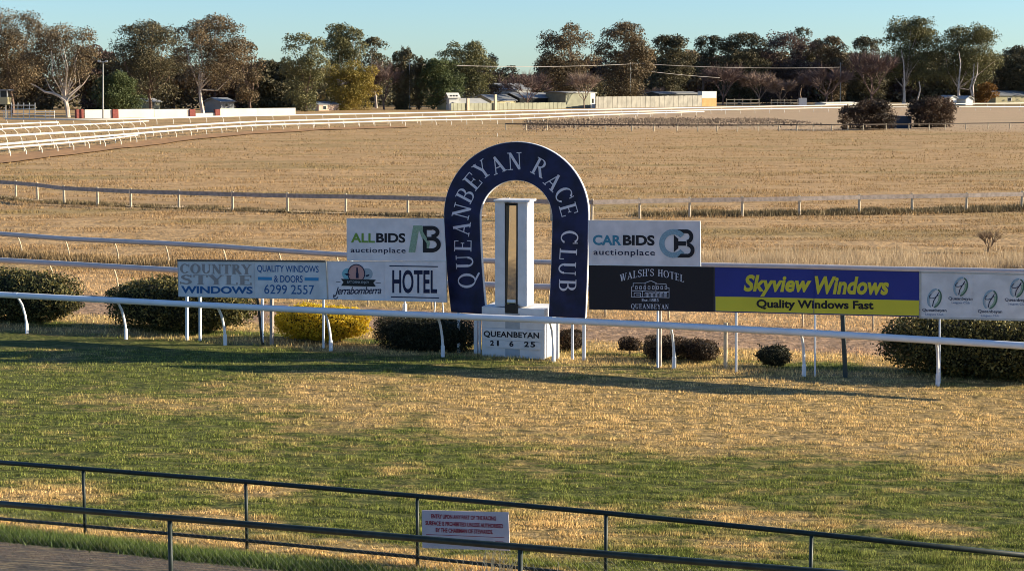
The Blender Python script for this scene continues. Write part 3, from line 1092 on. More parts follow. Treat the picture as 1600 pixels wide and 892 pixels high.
# entry notice on fence_a
pn = Plane(F1[3], F1[4])
SL = 0.085
nt_ = empty('notice_sign', pn.hit(730, 856), 'white notice with red warning text hung on the near pipe fence', 'sign')
q = [(663, 794), (798, 797.5), (800, 857), (664, 853)]
MB().prism([pn.at(x, y, .10) for x, y in q], -pn.n * .012).build('panel', mat('notice_white', (.70, .58, .57), .5, var=.08, scale=3), nt_)
put_text(pn, 'ENTRY UPON ANY PART OF THE RACING', 678, 799.8, 779, 806.5, .036, REDP, nt_, .106, bold=.03)
put_text(pn, 'SURFACE IS PROHIBITED UNLESS AUTHORISED', 669, 810.3, 790, 817, .042, REDP, nt_, .106, bold=.03)
put_text(pn, 'BY THE CHAIRMAN OF STEWARDS.', 685, 821.3, 774, 828, .036, REDP, nt_, .106, bold=.03)
put_polys(pn, [pxbar(670, 831.5, 792, 836.5, .7)], REDP, nt_, .106, 'rule')
put_text(pn, 'TRESPASSERS WILL BE PROSECUTED', 672, 837.5, 792, 845, .042, REDP, nt_, .106, bold=.03)

# ------------------------------------------------------------------ winning post, arch and boards
PS = Plane(P(290, 531.5), P(1466, 600))          # the boards' plane


def post(px, ytop, ybot, w, m, parent, lean=0, plane=PS, off=-.06, name='post', ground=True):
    b = plane.at(px + lean, ybot, 0)
    Y = b.y
    a = plane.hit(px, ytop)
    base = plane.hit(px + lean, ybot) + plane.n * off
    top = plane.hit(px, ytop) + plane.n * off
    if ground: base.z = float(terrain(base.x, base.y)) - .05
    return MB().box((base + top) / 2, (w, w, (top - base).length), (plane.u, plane.n, (top - base).normalized())).build(name, m, parent)


def board(name, q, m, label, trim=None, thick=.03, posts=(), cat='sign board', off=0.0, group=None, trimw=.02, sides='tblr'):
    cx = sum(p[0] for p in q) / 4; base = PS.hit(cx, max(p[1] for p in q)); base.z = 0
    t = empty(name, base, label, cat, group)
    MB().prism([PS.at(x, y, off) for x, y in q], -PS.n * thick).build('panel', m, t)
    if trim:
        c = [PS.at(x, y, off) for x, y in q]
        for s_, (i, j) in zip('tlbr', ((0, 1), (0, 3), (3, 2), (1, 2))):
            if s_ not in sides: continue
            a, b = c[i], c[j]
            d = (b - a).normalized()
            ctr = (a + b) / 2 - PS.n * thick / 2
            MB().box(ctr, ((b - a).length + trimw * .9, thick + .014, trimw), (d, PS.n, d.cross(PS.n).normalized())).build('frame', trim, t)
    for p in posts:
        post(*p[:5], t, *(p[5:]))
    return t


WP = WHITE
# COUNTRY STYLE WINDOWS
bc = board('advertising_board', [(278, 408), (509, 409.5), (511.5, 467.5), (279, 463)], BOARD2, 'pale board reading COUNTRY STYLE WINDOWS, leftmost of the row', ALUM, posts=[
    (290.5, 462, 531.5, .075, WP), (311, 462, 532.5, .065, WP), (401, 466, 534, .06, DKWOOD, 8), (408.5, 467, 534, .055, WP), (423, 467, 534, .09, TIMBER)])
MB().prism([PS.at(x, y, .03) for x, y in [(277, 405.6), (509, 407.2), (509, 409.2), (277, 407.8)]], -PS.n * .08).build('cap', DKTRIM, bc)
o_ = .006
KW = 1.45
put_serif(PS, 'COUNTRY', 281, 412, 393, 427, .014, GREYP, bc, o_, .05)
put_serif(PS, 'STYLE', 281, 429, 394, 444, .012, GREYP, bc, o_, .06)
KW = 1.0
put_text(PS, 'WINDOWS', 283, 446.5, 395, 458, .012, BLUEP, bc, o_, bold=.035)
put_text(PS, 'QUALITY WINDOWS', 402, 414, 498, 426.5, .014, BLUEP, bc, o_, bold=.012)
put_text(PS, '& DOORS', 428, 430, 473, 441, .012, BLUEP, bc, o_, bold=.014)
for q_ in (pxbar(403, 435, 425, 435.4, 5), pxbar(476, 436, 498, 436.4, 5)):
    put_polys(PS, [q_], BLUEBAR, bc, o_, 'bar')
put_text(PS, '6299 2557', 413, 444.5, 491, 459, .012, BLUEP, bc, o_, bold=.004)

# JERRABOMBERRA HOTEL
bj = board('advertising_board', [(511, 408.5), (697, 408.5), (698, 472), (513, 467.5)], BOARD, 'white board reading Jerrabomberra HOTEL, under the green and black lettered board', ALUM, posts=[
    (504, 467, 542, .05, WP), (603, 470, 545, .05, WP, 0, PS, -1.3), (596, 486, 545, .10, WP, 0, PS, -1.6), (641, 471, 545, .035, WP, -5, PS, -1.8), (651, 471, 545, .035, WP, 7, PS, -1.8)], trimw=.012)
put_polys(PS, ring(557, 427.5, 13.8, 15, 1.5, 0, 360, 24), NAVYP, bj, .0075)
put_poly(PS, circ(543.5, 428, 9), AQUA, bj, .004)
put_poly(PS, circ(573.5, 428, 9), LGREY, bj, .004)
put_poly(PS, circ(557, 427.5, 13.2, 14.4), SALMON, bj, .0055)
put_polys(PS, [[(556.9, 418), (559.3, 418), (559.6, 425), (560.6, 428), (560.6, 434.5), (556.2, 434.5), (556.2, 428), (556.9, 425)]], NAVYP, bj, .0095, 'bottle_emblem')
put_polys(PS, [[(538, 427.5), (545, 427), (547, 430), (542, 430.5)], [(571, 430), (578, 428.5), (576, 431.5), (572, 432.5)]], NAVYP, bj, .0085)
put_polys(PS, [[(533, 435.5), (587.5, 437), (583.5, 441.5), (587.5, 447.7), (533, 446.5), (537, 441)]], mat('ribbon_black', (.012, .014, .016), .6), bj, .0115, 'ribbon_emblem')
put_text(PS, 'EAT DRINK ENJOY', 543, 438.6, 577, 443.4, .02, LGREY, bj, .014, bold=.01)
put_polys(PS, [pxbar(525, 440.2, 532, 440.4, .8), pxbar(587, 441.8, 595, 442.2, .8)], NAVYP, bj, .006, 'rule')
put_text(PS, 'Jerrabomberra', 522, 448.5, 596, 463.5, -.012, NAVYP, bj, .006, bold=.012, shear=.35, spacing=.9)
# tail of the J
put_polys(PS, ring(525, 462, 4, 5.5, 1.2, 10, 200, 10, .3), NAVYP, bj, .0085, 'lettering')
put_text(PS, 'HOTEL', 613, 421.5, 683, 458, .007, NAVYP, bj, .006, bold=.02)
put_polys(PS, [pxbar(608.5, 415.5, 684.5, 416.6, 1.7), pxbar(611, 463.8, 686, 465.4, 1.7)], NAVYP, bj, .006, 'rule')

# ALLBIDS
ba = board('advertising_board', [(542, 341.5), (693, 342), (696.5, 407.6), (542.5, 407.2)], BOARD, 'white board reading ALLBIDS auctionplace, left of the blue arch', WHITE, posts=[
    (548, 343, 464, .05, WP, 0, PS, -.08, 'post', False), (686, 343, 468, .05, WP, 0, PS, -.08, 'post', False)], off=.004, trimw=.010)
put_text(PS, 'ALL', 548.5, 364, 586, 379, .01, GREENP, ba, .01, bold=.03)
put_text(PS, 'BIDS', 588, 364, 633.5, 379, .01, BLACK, ba, .01, bold=.035)
put_text(PS, 'auctionplace', 548, 386.5, 634, 397, .01, NAVYP, ba, .01, bold=.012, spacing=1.1)
put_polys(PS, [[(646, 352.5), (656, 352.5), (649, 394.5), (638.5, 394.5)], [(652, 352.5), (660, 352.5), (672.5, 380), (668, 394.5)]], PALEGREEN, ba, .0105)
put_polys(PS, [[(661, 353), (675, 353), (675, 359.5), (664, 359.5)], [(661, 353), (667, 353), (667, 372), (661, 362)], [(661, 372), (667, 380), (667, 394.5), (661, 394.5)], [(667, 370), (678, 370), (678, 376), (667, 376)], [(667, 388), (676, 388), (676, 394.5), (667, 394.5)]]
          + ring(674.5, 362.7, 12.5, 9.8, 6, -90, 90) + ring(675, 382, 14.2, 12.4, 6.4, -90, 90), BLACK, ba, .0125)

# WALSH'S HOTEL (black) and CARBIDS above
bw = board('advertising_board', [(920, 414.5), (1115.5, 417.5), (1115.5, 487), (921, 483)], BLACKB, "black board reading WALSH'S HOTEL QUEANBEYAN with a line drawing of a hotel", DKTRIM, posts=[
    (1027, 486, 572, .05, WP, 0, PS, -.05), (1028.5, 486, 572, .09, TIMBER, 0, PS, -.16)], trimw=.014)


def wwarp(u): return (-9.5 * math.sin(math.pi * u) + 9.5) * 1.0


put_serif(PS, "WALSH'S HOTEL", 969, 419.5, 1069, 430.5, .012, SILVER, bw, .006, .10, wwarp)
put_text(PS, 'Est.1883', 1003, 466.3, 1029, 471, .012, SILVER, bw, .006, bold=.0)
put_serif(PS, 'QUEANBEYAN', 986, 474.6, 1045, 482, .012, SILVER, bw, .006, .12)
hl = []
def ln(x0, y0, x1, y1, w=.7): hl.append(pxbar(x0, y0, x1, y1, w))
ln(986, 463.5, 1046, 465); ln(987, 448, 987, 464); ln(1045.5, 450, 1045.5, 465); ln(987, 448, 990, 447)
ln(989.5, 442.5, 989.5, 448); ln(989, 442.5, 1008, 442.5); ln(1008, 441, 1008, 454); ln(1008, 442, 1017, 438.6, .9); ln(1017, 438.6, 1026, 442.5, .9)
ln(1025, 442, 1025, 455); ln(1025, 443, 1041, 443.6); ln(1041, 443.6, 1041, 449); ln(1041, 449, 1046, 450)
ln(988, 454, 1008, 454.5, .9); ln(1008, 455, 1045, 456, .9); ln(1004, 455, 1004, 464)
for k in range(8):
    x = 993 + k * 6.6; ln(x, 447.3, x + 3, 447.4, 1); ln(x, 447, x, 451.5); ln(x + 3, 447, x + 3, 451.5); ln(x, 451.5, x + 3, 451.6)
for k in range(6):
    x = 1008 + k * 6; ln(x, 457.5, x, 464); ln(x, 457.5, x + 4, 457.6); ln(x + 4, 457.5, x + 4, 464); ln(x + 2, 458, x + 2, 464, .5)
ln(991, 457.5, 1001, 457.7); ln(991, 457.5, 991, 463.5); ln(1001, 457.5, 1001, 463.8); ln(994, 461, 1000, 461)
put_polys(PS, hl, SILVER, bw, .006, 'hotel_drawing')
bb = board('advertising_board', [(920, 344.5), (1093.5, 345.8), (1094.5, 416), (920, 413.8)], BOARD, 'white board reading CARBIDS auctionplace, right of the blue arch', WHITE, posts=[
    (928, 346, 480, .05, WP, 0, PS, -.08, 'post', False), (1088, 348, 483, .05, WP, 0, PS, -.08, 'post', False)], off=.004, trimw=.016)
put_text(PS, 'CAR', 926.5, 367, 971, 383, .012, TEALP, bb, .01, bold=.035)
put_text(PS, 'BIDS', 973.5, 367, 1023, 383.3, .012, BLACK, bb, .01, bold=.04)
put_text(PS, 'auctionplace', 927.5, 389, 1023.5, 401, .012, NAVYP, bb, .01, bold=.012, spacing=1.1)
put_polys(PS, ring(1052.5, 380.5, 22.5, 22.5, 8.5, 40, 320, 22), PALEBLUE, bb, .0105)
put_polys(PS, [[(1053, 367), (1060, 373), (1060, 388), (1053, 394)], [(1060, 377), (1072, 377), (1072, 384), (1060, 384)], [(1058, 358.5), (1074, 358.5), (1074, 364.5), (1064, 364.5)], [(1058, 402.5), (1074, 402.5), (1074, 396.5), (1064, 396.5)]]
          + ring(1073, 369.7, 10.5, 11.2, 6, -90, 90) + ring(1074, 391, 11.5, 11.7, 6, -90, 90), BLACK, bb, .0125)

# SKYVIEW
bs = board('advertising_board', [(1116.5, 417.5), (1436, 424.8), (1437, 494.8), (1116.5, 487)], SKYBLUE, 'blue and yellow board reading Skyview Windows', DKTRIM, posts=[
    (1149.5, 488, 574, .05, WP), (1127, 508, 569, .085, TIMBERP, 0, PS, -.5), (1273, 492, 584.5, .042, WP), (1314.5, 494, 588.5, .10, mat('dark_steel_post', (.05, .06, .055), .6), 5, PS, -.2)], trimw=.012)
put_poly(PS, [(1118, 463), (1436, 469.3), (1436, 493.3), (1118, 485.6)], LIME, bs, .004, 'yellow_band')
put_text(PS, 'Skyview', 1162, 429, 1268, 463, .012, LIME, bs, .009, bold=.038, shear=.22, spacing=1.02)
put_text(PS, 'Windows', 1273, 431.3, 1389, 459.5, .013, LIME, bs, .009, bold=.038, shear=.22, spacing=1.02)
put_text(PS, 'Quality Windows Fast', 1182, 467.5, 1365, 484.5, .014, BLACK, bs, .009, bold=.035)
MB().prism([PS.at(x, y, .005) for x, y in [(1271.3, 421), (1272.3, 421), (1272.3, 490.6), (1271.3, 490.6)]], PS.n * .006).build('joint', SKYBLUE, bs)

# LEAGUES CLUB
bl = board('advertising_board', [(1438, 424.8), (1700, 430.5), (1700, 502), (1438, 496)], BOARD2, 'grey-white board repeating the Queanbeyan Leagues Club logo at the right edge', ALUM, posts=[
    (1468, 496, 601, .045, WP), (1640, 499, 612, .045, WP)], trimw=.05)


def league(x, y):
    put_polys(PS, ring(x, y, 11, 15.5, 2.3, 95, 265, 14, .32), PALEBLUE, bl, .006)
    put_polys(PS, ring(x - .5, y, 8, 13.5, 2.0, 110, 250, 12, .32), LGREY, bl, .008)
    put_polys(PS, ring(x, y, 11.2, 15.5, 2.2, -85, 70, 14, .32), OLIVEP, bl, .010)
    put_polys(PS, ring(x + 1, y + 1, 8, 12, 3, -50, 65, 12, .32), PALEGREEN, bl, .009)
    put_polys(PS, ring(x - 1, y - 4.5, 8, 4.2, 1.1, 20, 250, 12, -.4) + [pxbar(x + 7, y - 9, x - 1, y + 4, 1.3), pxbar(x - 1, y + 3.6, x - 3, y + 12.5, 1.5)], NAVYP, bl, .012)
    put_text(PS, 'Queanbeyan', x - 19, y + 15.6, x + 19, y + 21.8, .02, NAVYP, bl, .006, bold=.015)
    put_text(PS, 'Leagues Club', x - 14, y + 23, x + 14, y + 27.2, .02, BLUEP, bl, .006, bold=.0)


for x, y in ((1460, 466), (1501, 448), (1547, 468), (1589, 450), (1635, 470.5)):
    league(x, y)

for b_, x_, y0_, y1_, m_ in ((bj, 600, 409.5, 469, BOARD), (bw, 1017, 417.5, 484.5, BLACKB), (bl, 1520, 428, 496.5, BOARD2), (bl, 1602, 430, 498.5, BOARD2), (bc, 397, 410, 464.5, BOARD2)):
    MB().prism([PS.at(x, y, .001) for x, y in [(x_ - .35, y0_), (x_ + .35, y0_), (x_ + .35, y1_), (x_ - .35, y1_)]], PS.n * .008).build('joint', m_, b_)

# ---- the arch
PA = Plane(P(753, 556), P(753, 556) + _rd, -0.22)


def arch_outline(rt, rh, cx, cy, bottom_l, bottom_r, n=44):
    pts = []
    xl, yl = bottom_l
    for k in range(8):
        t = k / 8
        y = yl + (cy - yl) * t
        x = (cx - rh) + (xl - (cx - rh)) * (1 - t) ** 1.6
        pts.append((x, y))
    for k in range(n + 1):
        a = math.pi - math.pi * k / n
        pts.append((cx + rh * math.cos(a), cy - rt * math.sin(a)))
    xr, yr = bottom_r
    for k in range(1, 9):
        t = k / 8
        y = cy + (yr - cy) * t
        x = (cx + rh) + (xr - (cx + rh)) * t ** 1.6
        pts.append((x, y))
    return pts


outer = arch_outline(112.5, 112.3, 806.3, 335, (705, 487.5), (913.5, 497))
inner = arch_outline(58.5, 57.2, 806, 340, (758.5, 490.5), (857.5, 494.5))
arch = empty('arch_sign', (PA.hit(806, 548).x, PA.hit(806, 548).y, 0), 'tall navy blue horseshoe arch lettered QUEANBEYAN RACE CLUB around the winning post', 'arch sign')
MB().strip([PA.at(*p, 0) for p in outer], [PA.at(*p, 0) for p in inner], -PA.n * .12).build('arch_panel', NAVY, arch)
# pale edge strips on the rim
eo = arch_outline(113.3, 113.2, 806.3, 335, (704.2, 487.5), (914.4, 497))
ei = arch_outline(57.6, 56.2, 806, 340, (759.4, 490.5), (856.6, 494.5))
MB().strip([PA.at(*p, -.025) for p in eo], [PA.at(*p, -.025) for p in outer], -PA.n * .11).build('edge_strip', WHITE, arch)
MB().strip([PA.at(*p, -.025) for p in inner], [PA.at(*p, -.025) for p in ei], -PA.n * .11).build('edge_strip', WHITE, arch)
for px, yt, yb, w in ((742, 488, 547, .09), (748, 488, 547, .06), (715, 486, 545, .07), (870, 494, 554, .07), (893, 495, 555, .06), (911, 496, 556, .08)):
    post(px, yt, yb, w, WHITE, arch, 0, PA, -.08, 'leg')

LET = [('Q', 729.5, 438.5), ('U', 726, 409), ('E', 723.3, 384), ('A', 721, 357), ('N', 721.5, 330), ('B', 727.5, 305), ('E', 738.5, 283.5), ('Y', 754, 265), ('A', 777.5, 257.5), ('N', 804.5, 252),
       ('R', 843.5, 262), ('A', 865, 283.5), ('C', 881, 304.5), ('E', 888.5, 327.5), ('C', 890, 371), ('L', 888, 397), ('U', 886.5, 420), ('B', 887, 446)]
ROT = [92, 92, 89, 82, 75, 62, 50, 36, 22, 3, -28, -44, -60, -74, -89, -93, -92, -92]
for (ch, x, y), r in zip(LET, ROT):
    g, w = glyph(ch)
    hgt = 27.0
    b = MB(); a = math.radians(r); ca, sa = math.cos(a), math.sin(a)
    for k, qd in enumerate(g):
        vs = []
        for u, v in qd:
            lx = (u - w / 2) * hgt * .94; ly = (v - .5) * hgt
            vs.append(PA.at(x + lx * ca - ly * sa, y - (lx * sa + ly * ca), .006 + k * .0003))
        b.add(vs, [(0, 1, 2, 3)])
    flat(b, 'letter', SILVER, arch)

# ---- winning post: base box + mirror post
PBX = Plane(P(753, 556), P(753, 556) + _rd)
wpost = empty('winning_post', G(PBX.hit(800, 558)), 'white winning post with a tall mirror, on a block base with the date', 'winning post')
PW = mat('post_white', (.66, .65, .66), .55, var=.07, scale=4)
PG = mat('recess_grey', (.36, .39, .43), .6, var=.1, scale=5)


def pbox(pl, x0, x1, yt, yb, off, depth, m, name, parent=wpost, drop=0.0):
    """box whose front face is at px x0..x1 / py yt..yb (bottom edge measured at x0) in plane pl moved by off"""
    a = pl.hit(x0, yb, off); c = pl.hit(x1, yb, off)
    s = (Vector((c.x - a.x, c.y - a.y, 0))).length
    top = pl.hit((x0), yt, off).z
    bot = a.z - drop
    ctr = Vector((a.x, a.y, 0)) + pl.u * s / 2 - pl.n * depth / 2
    ctr.z = (top + bot) / 2
    u = pl.u
    return MB().box(ctr, (s, depth, top - bot), (u, pl.n, Vector((0, 0, 1)))).build(name, m, parent)


pbox(PBX, 753, 850, 479, 557, 0, 1.15, PW, 'base', drop=.1)
# three-sided slot: two cheeks, back, head and sill around the mirror
pbox(PBX, 773.5, 788.5, 315, 478, -.06, .62, PW, 'side_panel')
pbox(PBX, 809, 822.5, 315, 478, -.06, .62, PW, 'side_panel')
pbox(PBX, 789.2, 808.4, 318, 480, -.30, .36, PW, 'back_panel')
pbox(PBX, 771, 824, 312.2, 315, 0, .74, PW, 'cap')
FRM = mat('mirror_frame_dark', (.018, .015, .013), .5)
pbox(PBX, 788.6, 790.8, 318, 483, -.10, .16, FRM, 'mirror_frame')
pbox(PBX, 806.6, 808.9, 318, 483, -.10, .16, FRM, 'mirror_frame')
pbox(PBX, 790.8, 806.6, 318, 321, -.10, .16, FRM, 'mirror_frame')
mir = bpy.data.materials.new('mirror_glass'); mir.use_nodes = True
mb = mir.node_tree.nodes['Principled BSDF']
mb.inputs['Metallic'].default_value = 1; mb.inputs['Roughness'].default_value = .03; mb.inputs['Base Color'].default_value = (.92, .88, .80, 1)
_a = PBX.hit(790.8, 475, -.20); _b = PBX.hit(806.6, 475, -.20); _z = PBX.hit(798, 321.5, -.20).z
_t = math.radians(1.9); _n2 = (PBX.n * math.cos(_t) + Vector((0, 0, 1)) * math.sin(_t)); _w2 = (Vector((0, 0, 1)) * math.cos(_t) - PBX.n * math.sin(_t))
_c = (_a + _b) / 2; _c.z = (_a.z + _z) / 2
MB().box(_c, ((_b - _a).length, .02, _z - _a.z), (PBX.u, _n2, _w2)).build('mirror', mir, wpost)
pbox(PBX, 789, 809, 475, 489, .02, .05, FRM, 'sill')
pbox(PBX, 792, 805.5, 468, 472.5, -.12, .03, WHITE, 'bracket')
pbox(PBX, 789.5, 812, 489, 513, .006, .01, PG, 'recess')  # flat panel, its darker grey stands in for the shaded slot
pbox(PBX, 789.5, 812, 544.5, 556.5, .006, .01, PG, 'recess')
pbox(PBX, 754.5, 845, 513.5, 529.6, .03, .03, PW, 'name_board')
pbox(PBX, 754.5, 845, 530.4, 541.5, .03, .03, PW, 'date_board')
put_text(PBX, 'QUEANBEYAN', 756.5, 516.3, 843, 527, .035, BLACK, wpost, .037, bold=.03, spacing=1.05)
put_text(PBX, '2', 766.5, 531.2, 772.6, 539.5, .03, BLACK, wpost, .037, bold=.035)
put_text(PBX, '1', 777.0, 531.6, 780.2, 540.0, .035, BLACK, wpost, .037, bold=.0)
put_text(PBX, '6', 796.5, 532.4, 803, 541, .03, BLACK, wpost, .037, bold=.035)
put_text(PBX, '2', 819.5, 533.0, 827, 541.6, .03, BLACK, wpost, .037, bold=.035)
put_text(PBX, '5', 829.5, 533.4, 837, 542, .03, BLACK, wpost, .037, bold=.035)
for y in (496, 511):
    pbox(PBX, 753.5, 849.5, y, y + .7, .003, .01, PG, 'joint')


# ------------------------------------------------------------------ shrubs and hedges
def leaf_cloud(pts, nrm, size, name, m, parent, jit=1.0, aspect=.6):
    """four-cornered leaves at pts, facing roughly nrm"""
    n = len(pts)
    pts = np.asarray(pts); nrm = np.asarray(nrm)
    d = nrm + RNG.normal(0, jit, (n, 3)); d /= np.linalg.norm(d, axis=1)[:, None] + 1e-9
    r = RNG.normal(0, 1, (n, 3)); a = np.cross(d, r); a /= np.linalg.norm(a, axis=1)[:, None] + 1e-9
    b = np.cross(d, a)
    s = (size * RNG.uniform(.6, 1.4, n))[:, None]
    A = a * s / 2; B = b * s / 2 * aspect
    v = np.stack([pts - A, pts - B * 1.0 + A * .1, pts + A, pts + B], 1)
    o0 = worldloc(parent); v = v.reshape(-1, 3) - np.array([o0.x, o0.y, o0.z])
    me = bpy.data.meshes.new(name)
    fill_mesh(me, v, np.arange(n * 4), 4)
    return link(name, me, m, parent)


LH = leafmat('hedge_leaf', (0.008, 0.012, 0.005), (0.06, 0.062, 0.018), (0.36, 0.28, 0.085), 3.0, .10)
LB = leafmat('box_leaf', (0.010, 0.012, 0.006), (0.028, 0.03, 0.012), (0.07, 0.055, 0.025), 4.0, .1)
LR = leafmat('reddish_leaf', (0.02, 0.014, 0.009), (0.05, 0.034, 0.018), (0.13, 0.07, 0.03), 4.0, .12)
LY = leafmat('golden_leaf', (0.22, 0.16, 0.014), (0.62, 0.44, 0.025), (0.88, 0.66, 0.07), 3.0, .5)
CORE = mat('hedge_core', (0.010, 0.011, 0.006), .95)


def shrub(px0, px1, ytop, yfoot, depth, name, label, m, boxy=2.0, n=6000, leaf=.055, coreM=CORE, cat='hedge', stems=3, foot=.0, lumps=.12, group=None, undercut=.15):
    c0 = P(px0, yfoot); c1 = P(px1, yfoot)
    cx = (px0 + px1) / 2
    c = P(cx, yfoot); c.y += depth / 2
    W = (c1 - c0).length; hgt = AD(cx, ytop, c.y).z
    t = empty(name, (c.x, c.y, 0), label, cat, group)
    # superellipsoid shell with lumps
    th = RNG.uniform(-1, 1, n); ph = RNG.uniform(0, 2 * np.pi, n)
    d = RNG.normal(0, 1, (n, 3)); d /= np.linalg.norm(d, axis=1)[:, None]
    p = 2.0 * boxy
    nn = (np.abs(d) ** p).sum(1) ** (1 / p)
    s = d / nn[:, None]
    lump = 1 + (fbm(s[:, 0] * 2.2 + s[:, 2] * 1.7 + 9 + px0, s[:, 1] * 2.2 + s[:, 2] * 1.1 + 3, 5, 3) - .5) * 2 * lumps
    rad = RNG.uniform(.80, 1.03, n) * lump
    sh = RNG.uniform(0, 1, n) < .07
    rad = np.where(sh & (boxy < 3.5), rad * RNG.uniform(1.0, 1.13, n), rad)
    x = s[:, 0] * rad * W / 2; y = s[:, 1] * rad * depth / 2
    zz = s[:, 2] * rad
    z = (zz * .5 + .5) * hgt
    z = np.maximum(z, foot * hgt)
    tuck = 1 - undercut * np.clip(.35 - z / hgt, 0, 1) * 2.2
    x *= tuck; y *= tuck
    pts = np.stack([c.x + x * _rd.x - y * _rn.x * 1.0, c.y + x * _rd.y - y * _rn.y * 1.0, z], 1)
    nr = np.stack([x / W * 2, y / depth * 2, zz], 1)
    leaf_cloud(pts, nr * .8, leaf, 'foliage', m, t, 1.0)
    # dark filler core added so the foliage is not see-through
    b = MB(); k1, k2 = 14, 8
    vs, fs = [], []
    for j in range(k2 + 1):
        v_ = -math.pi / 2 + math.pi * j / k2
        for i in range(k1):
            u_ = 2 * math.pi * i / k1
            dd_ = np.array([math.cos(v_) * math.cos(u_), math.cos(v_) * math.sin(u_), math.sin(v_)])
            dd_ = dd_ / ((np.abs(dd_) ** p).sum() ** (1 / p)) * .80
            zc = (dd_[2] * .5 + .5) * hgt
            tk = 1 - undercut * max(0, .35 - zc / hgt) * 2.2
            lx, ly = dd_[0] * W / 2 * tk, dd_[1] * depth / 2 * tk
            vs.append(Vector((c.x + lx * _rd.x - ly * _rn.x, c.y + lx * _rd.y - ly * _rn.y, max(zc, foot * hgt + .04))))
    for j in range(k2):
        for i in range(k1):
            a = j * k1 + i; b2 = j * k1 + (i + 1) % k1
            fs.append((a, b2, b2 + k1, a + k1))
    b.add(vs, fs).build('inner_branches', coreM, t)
    for k in range(stems):
        ox = (k - (stems - 1) / 2) * W * .22
        p0 = Vector((c.x + ox * _rd.x, c.y + ox * _rd.y, -.05))
        MB().tube([p0, p0 + Vector((random.gauss(0, .08), 0, hgt * .5))], [.025, .015], 5).build('stem', STEM, t)
    return t


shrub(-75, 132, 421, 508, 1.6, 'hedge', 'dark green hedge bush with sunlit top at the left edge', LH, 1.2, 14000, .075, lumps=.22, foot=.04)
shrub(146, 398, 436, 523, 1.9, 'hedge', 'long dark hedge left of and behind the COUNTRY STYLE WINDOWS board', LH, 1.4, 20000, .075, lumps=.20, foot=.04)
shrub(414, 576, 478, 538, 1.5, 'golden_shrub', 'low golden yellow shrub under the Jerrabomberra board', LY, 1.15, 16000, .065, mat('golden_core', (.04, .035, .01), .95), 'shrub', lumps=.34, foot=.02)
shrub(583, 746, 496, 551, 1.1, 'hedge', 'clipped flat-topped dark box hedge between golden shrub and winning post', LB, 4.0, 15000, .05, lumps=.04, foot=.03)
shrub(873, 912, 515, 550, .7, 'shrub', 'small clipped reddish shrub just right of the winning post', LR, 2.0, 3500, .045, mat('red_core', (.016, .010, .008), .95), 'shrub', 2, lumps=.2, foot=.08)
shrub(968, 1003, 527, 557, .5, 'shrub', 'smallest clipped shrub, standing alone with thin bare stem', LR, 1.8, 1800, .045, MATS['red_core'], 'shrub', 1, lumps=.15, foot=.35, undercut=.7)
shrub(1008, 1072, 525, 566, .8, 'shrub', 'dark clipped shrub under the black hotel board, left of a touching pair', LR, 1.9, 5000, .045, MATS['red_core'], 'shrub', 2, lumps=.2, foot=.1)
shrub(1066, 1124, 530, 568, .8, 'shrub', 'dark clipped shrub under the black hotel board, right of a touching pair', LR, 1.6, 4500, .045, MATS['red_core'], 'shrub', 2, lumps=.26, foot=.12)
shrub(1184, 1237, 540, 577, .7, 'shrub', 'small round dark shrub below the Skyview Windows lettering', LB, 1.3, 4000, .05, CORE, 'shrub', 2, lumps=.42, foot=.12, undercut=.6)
shrub(1402, 1720, 492, 600, 2.2, 'hedge', 'big dark hedge with sunlit glossy top at the right edge', LH, 1.5, 26000, .075, lumps=.12, foot=.03)

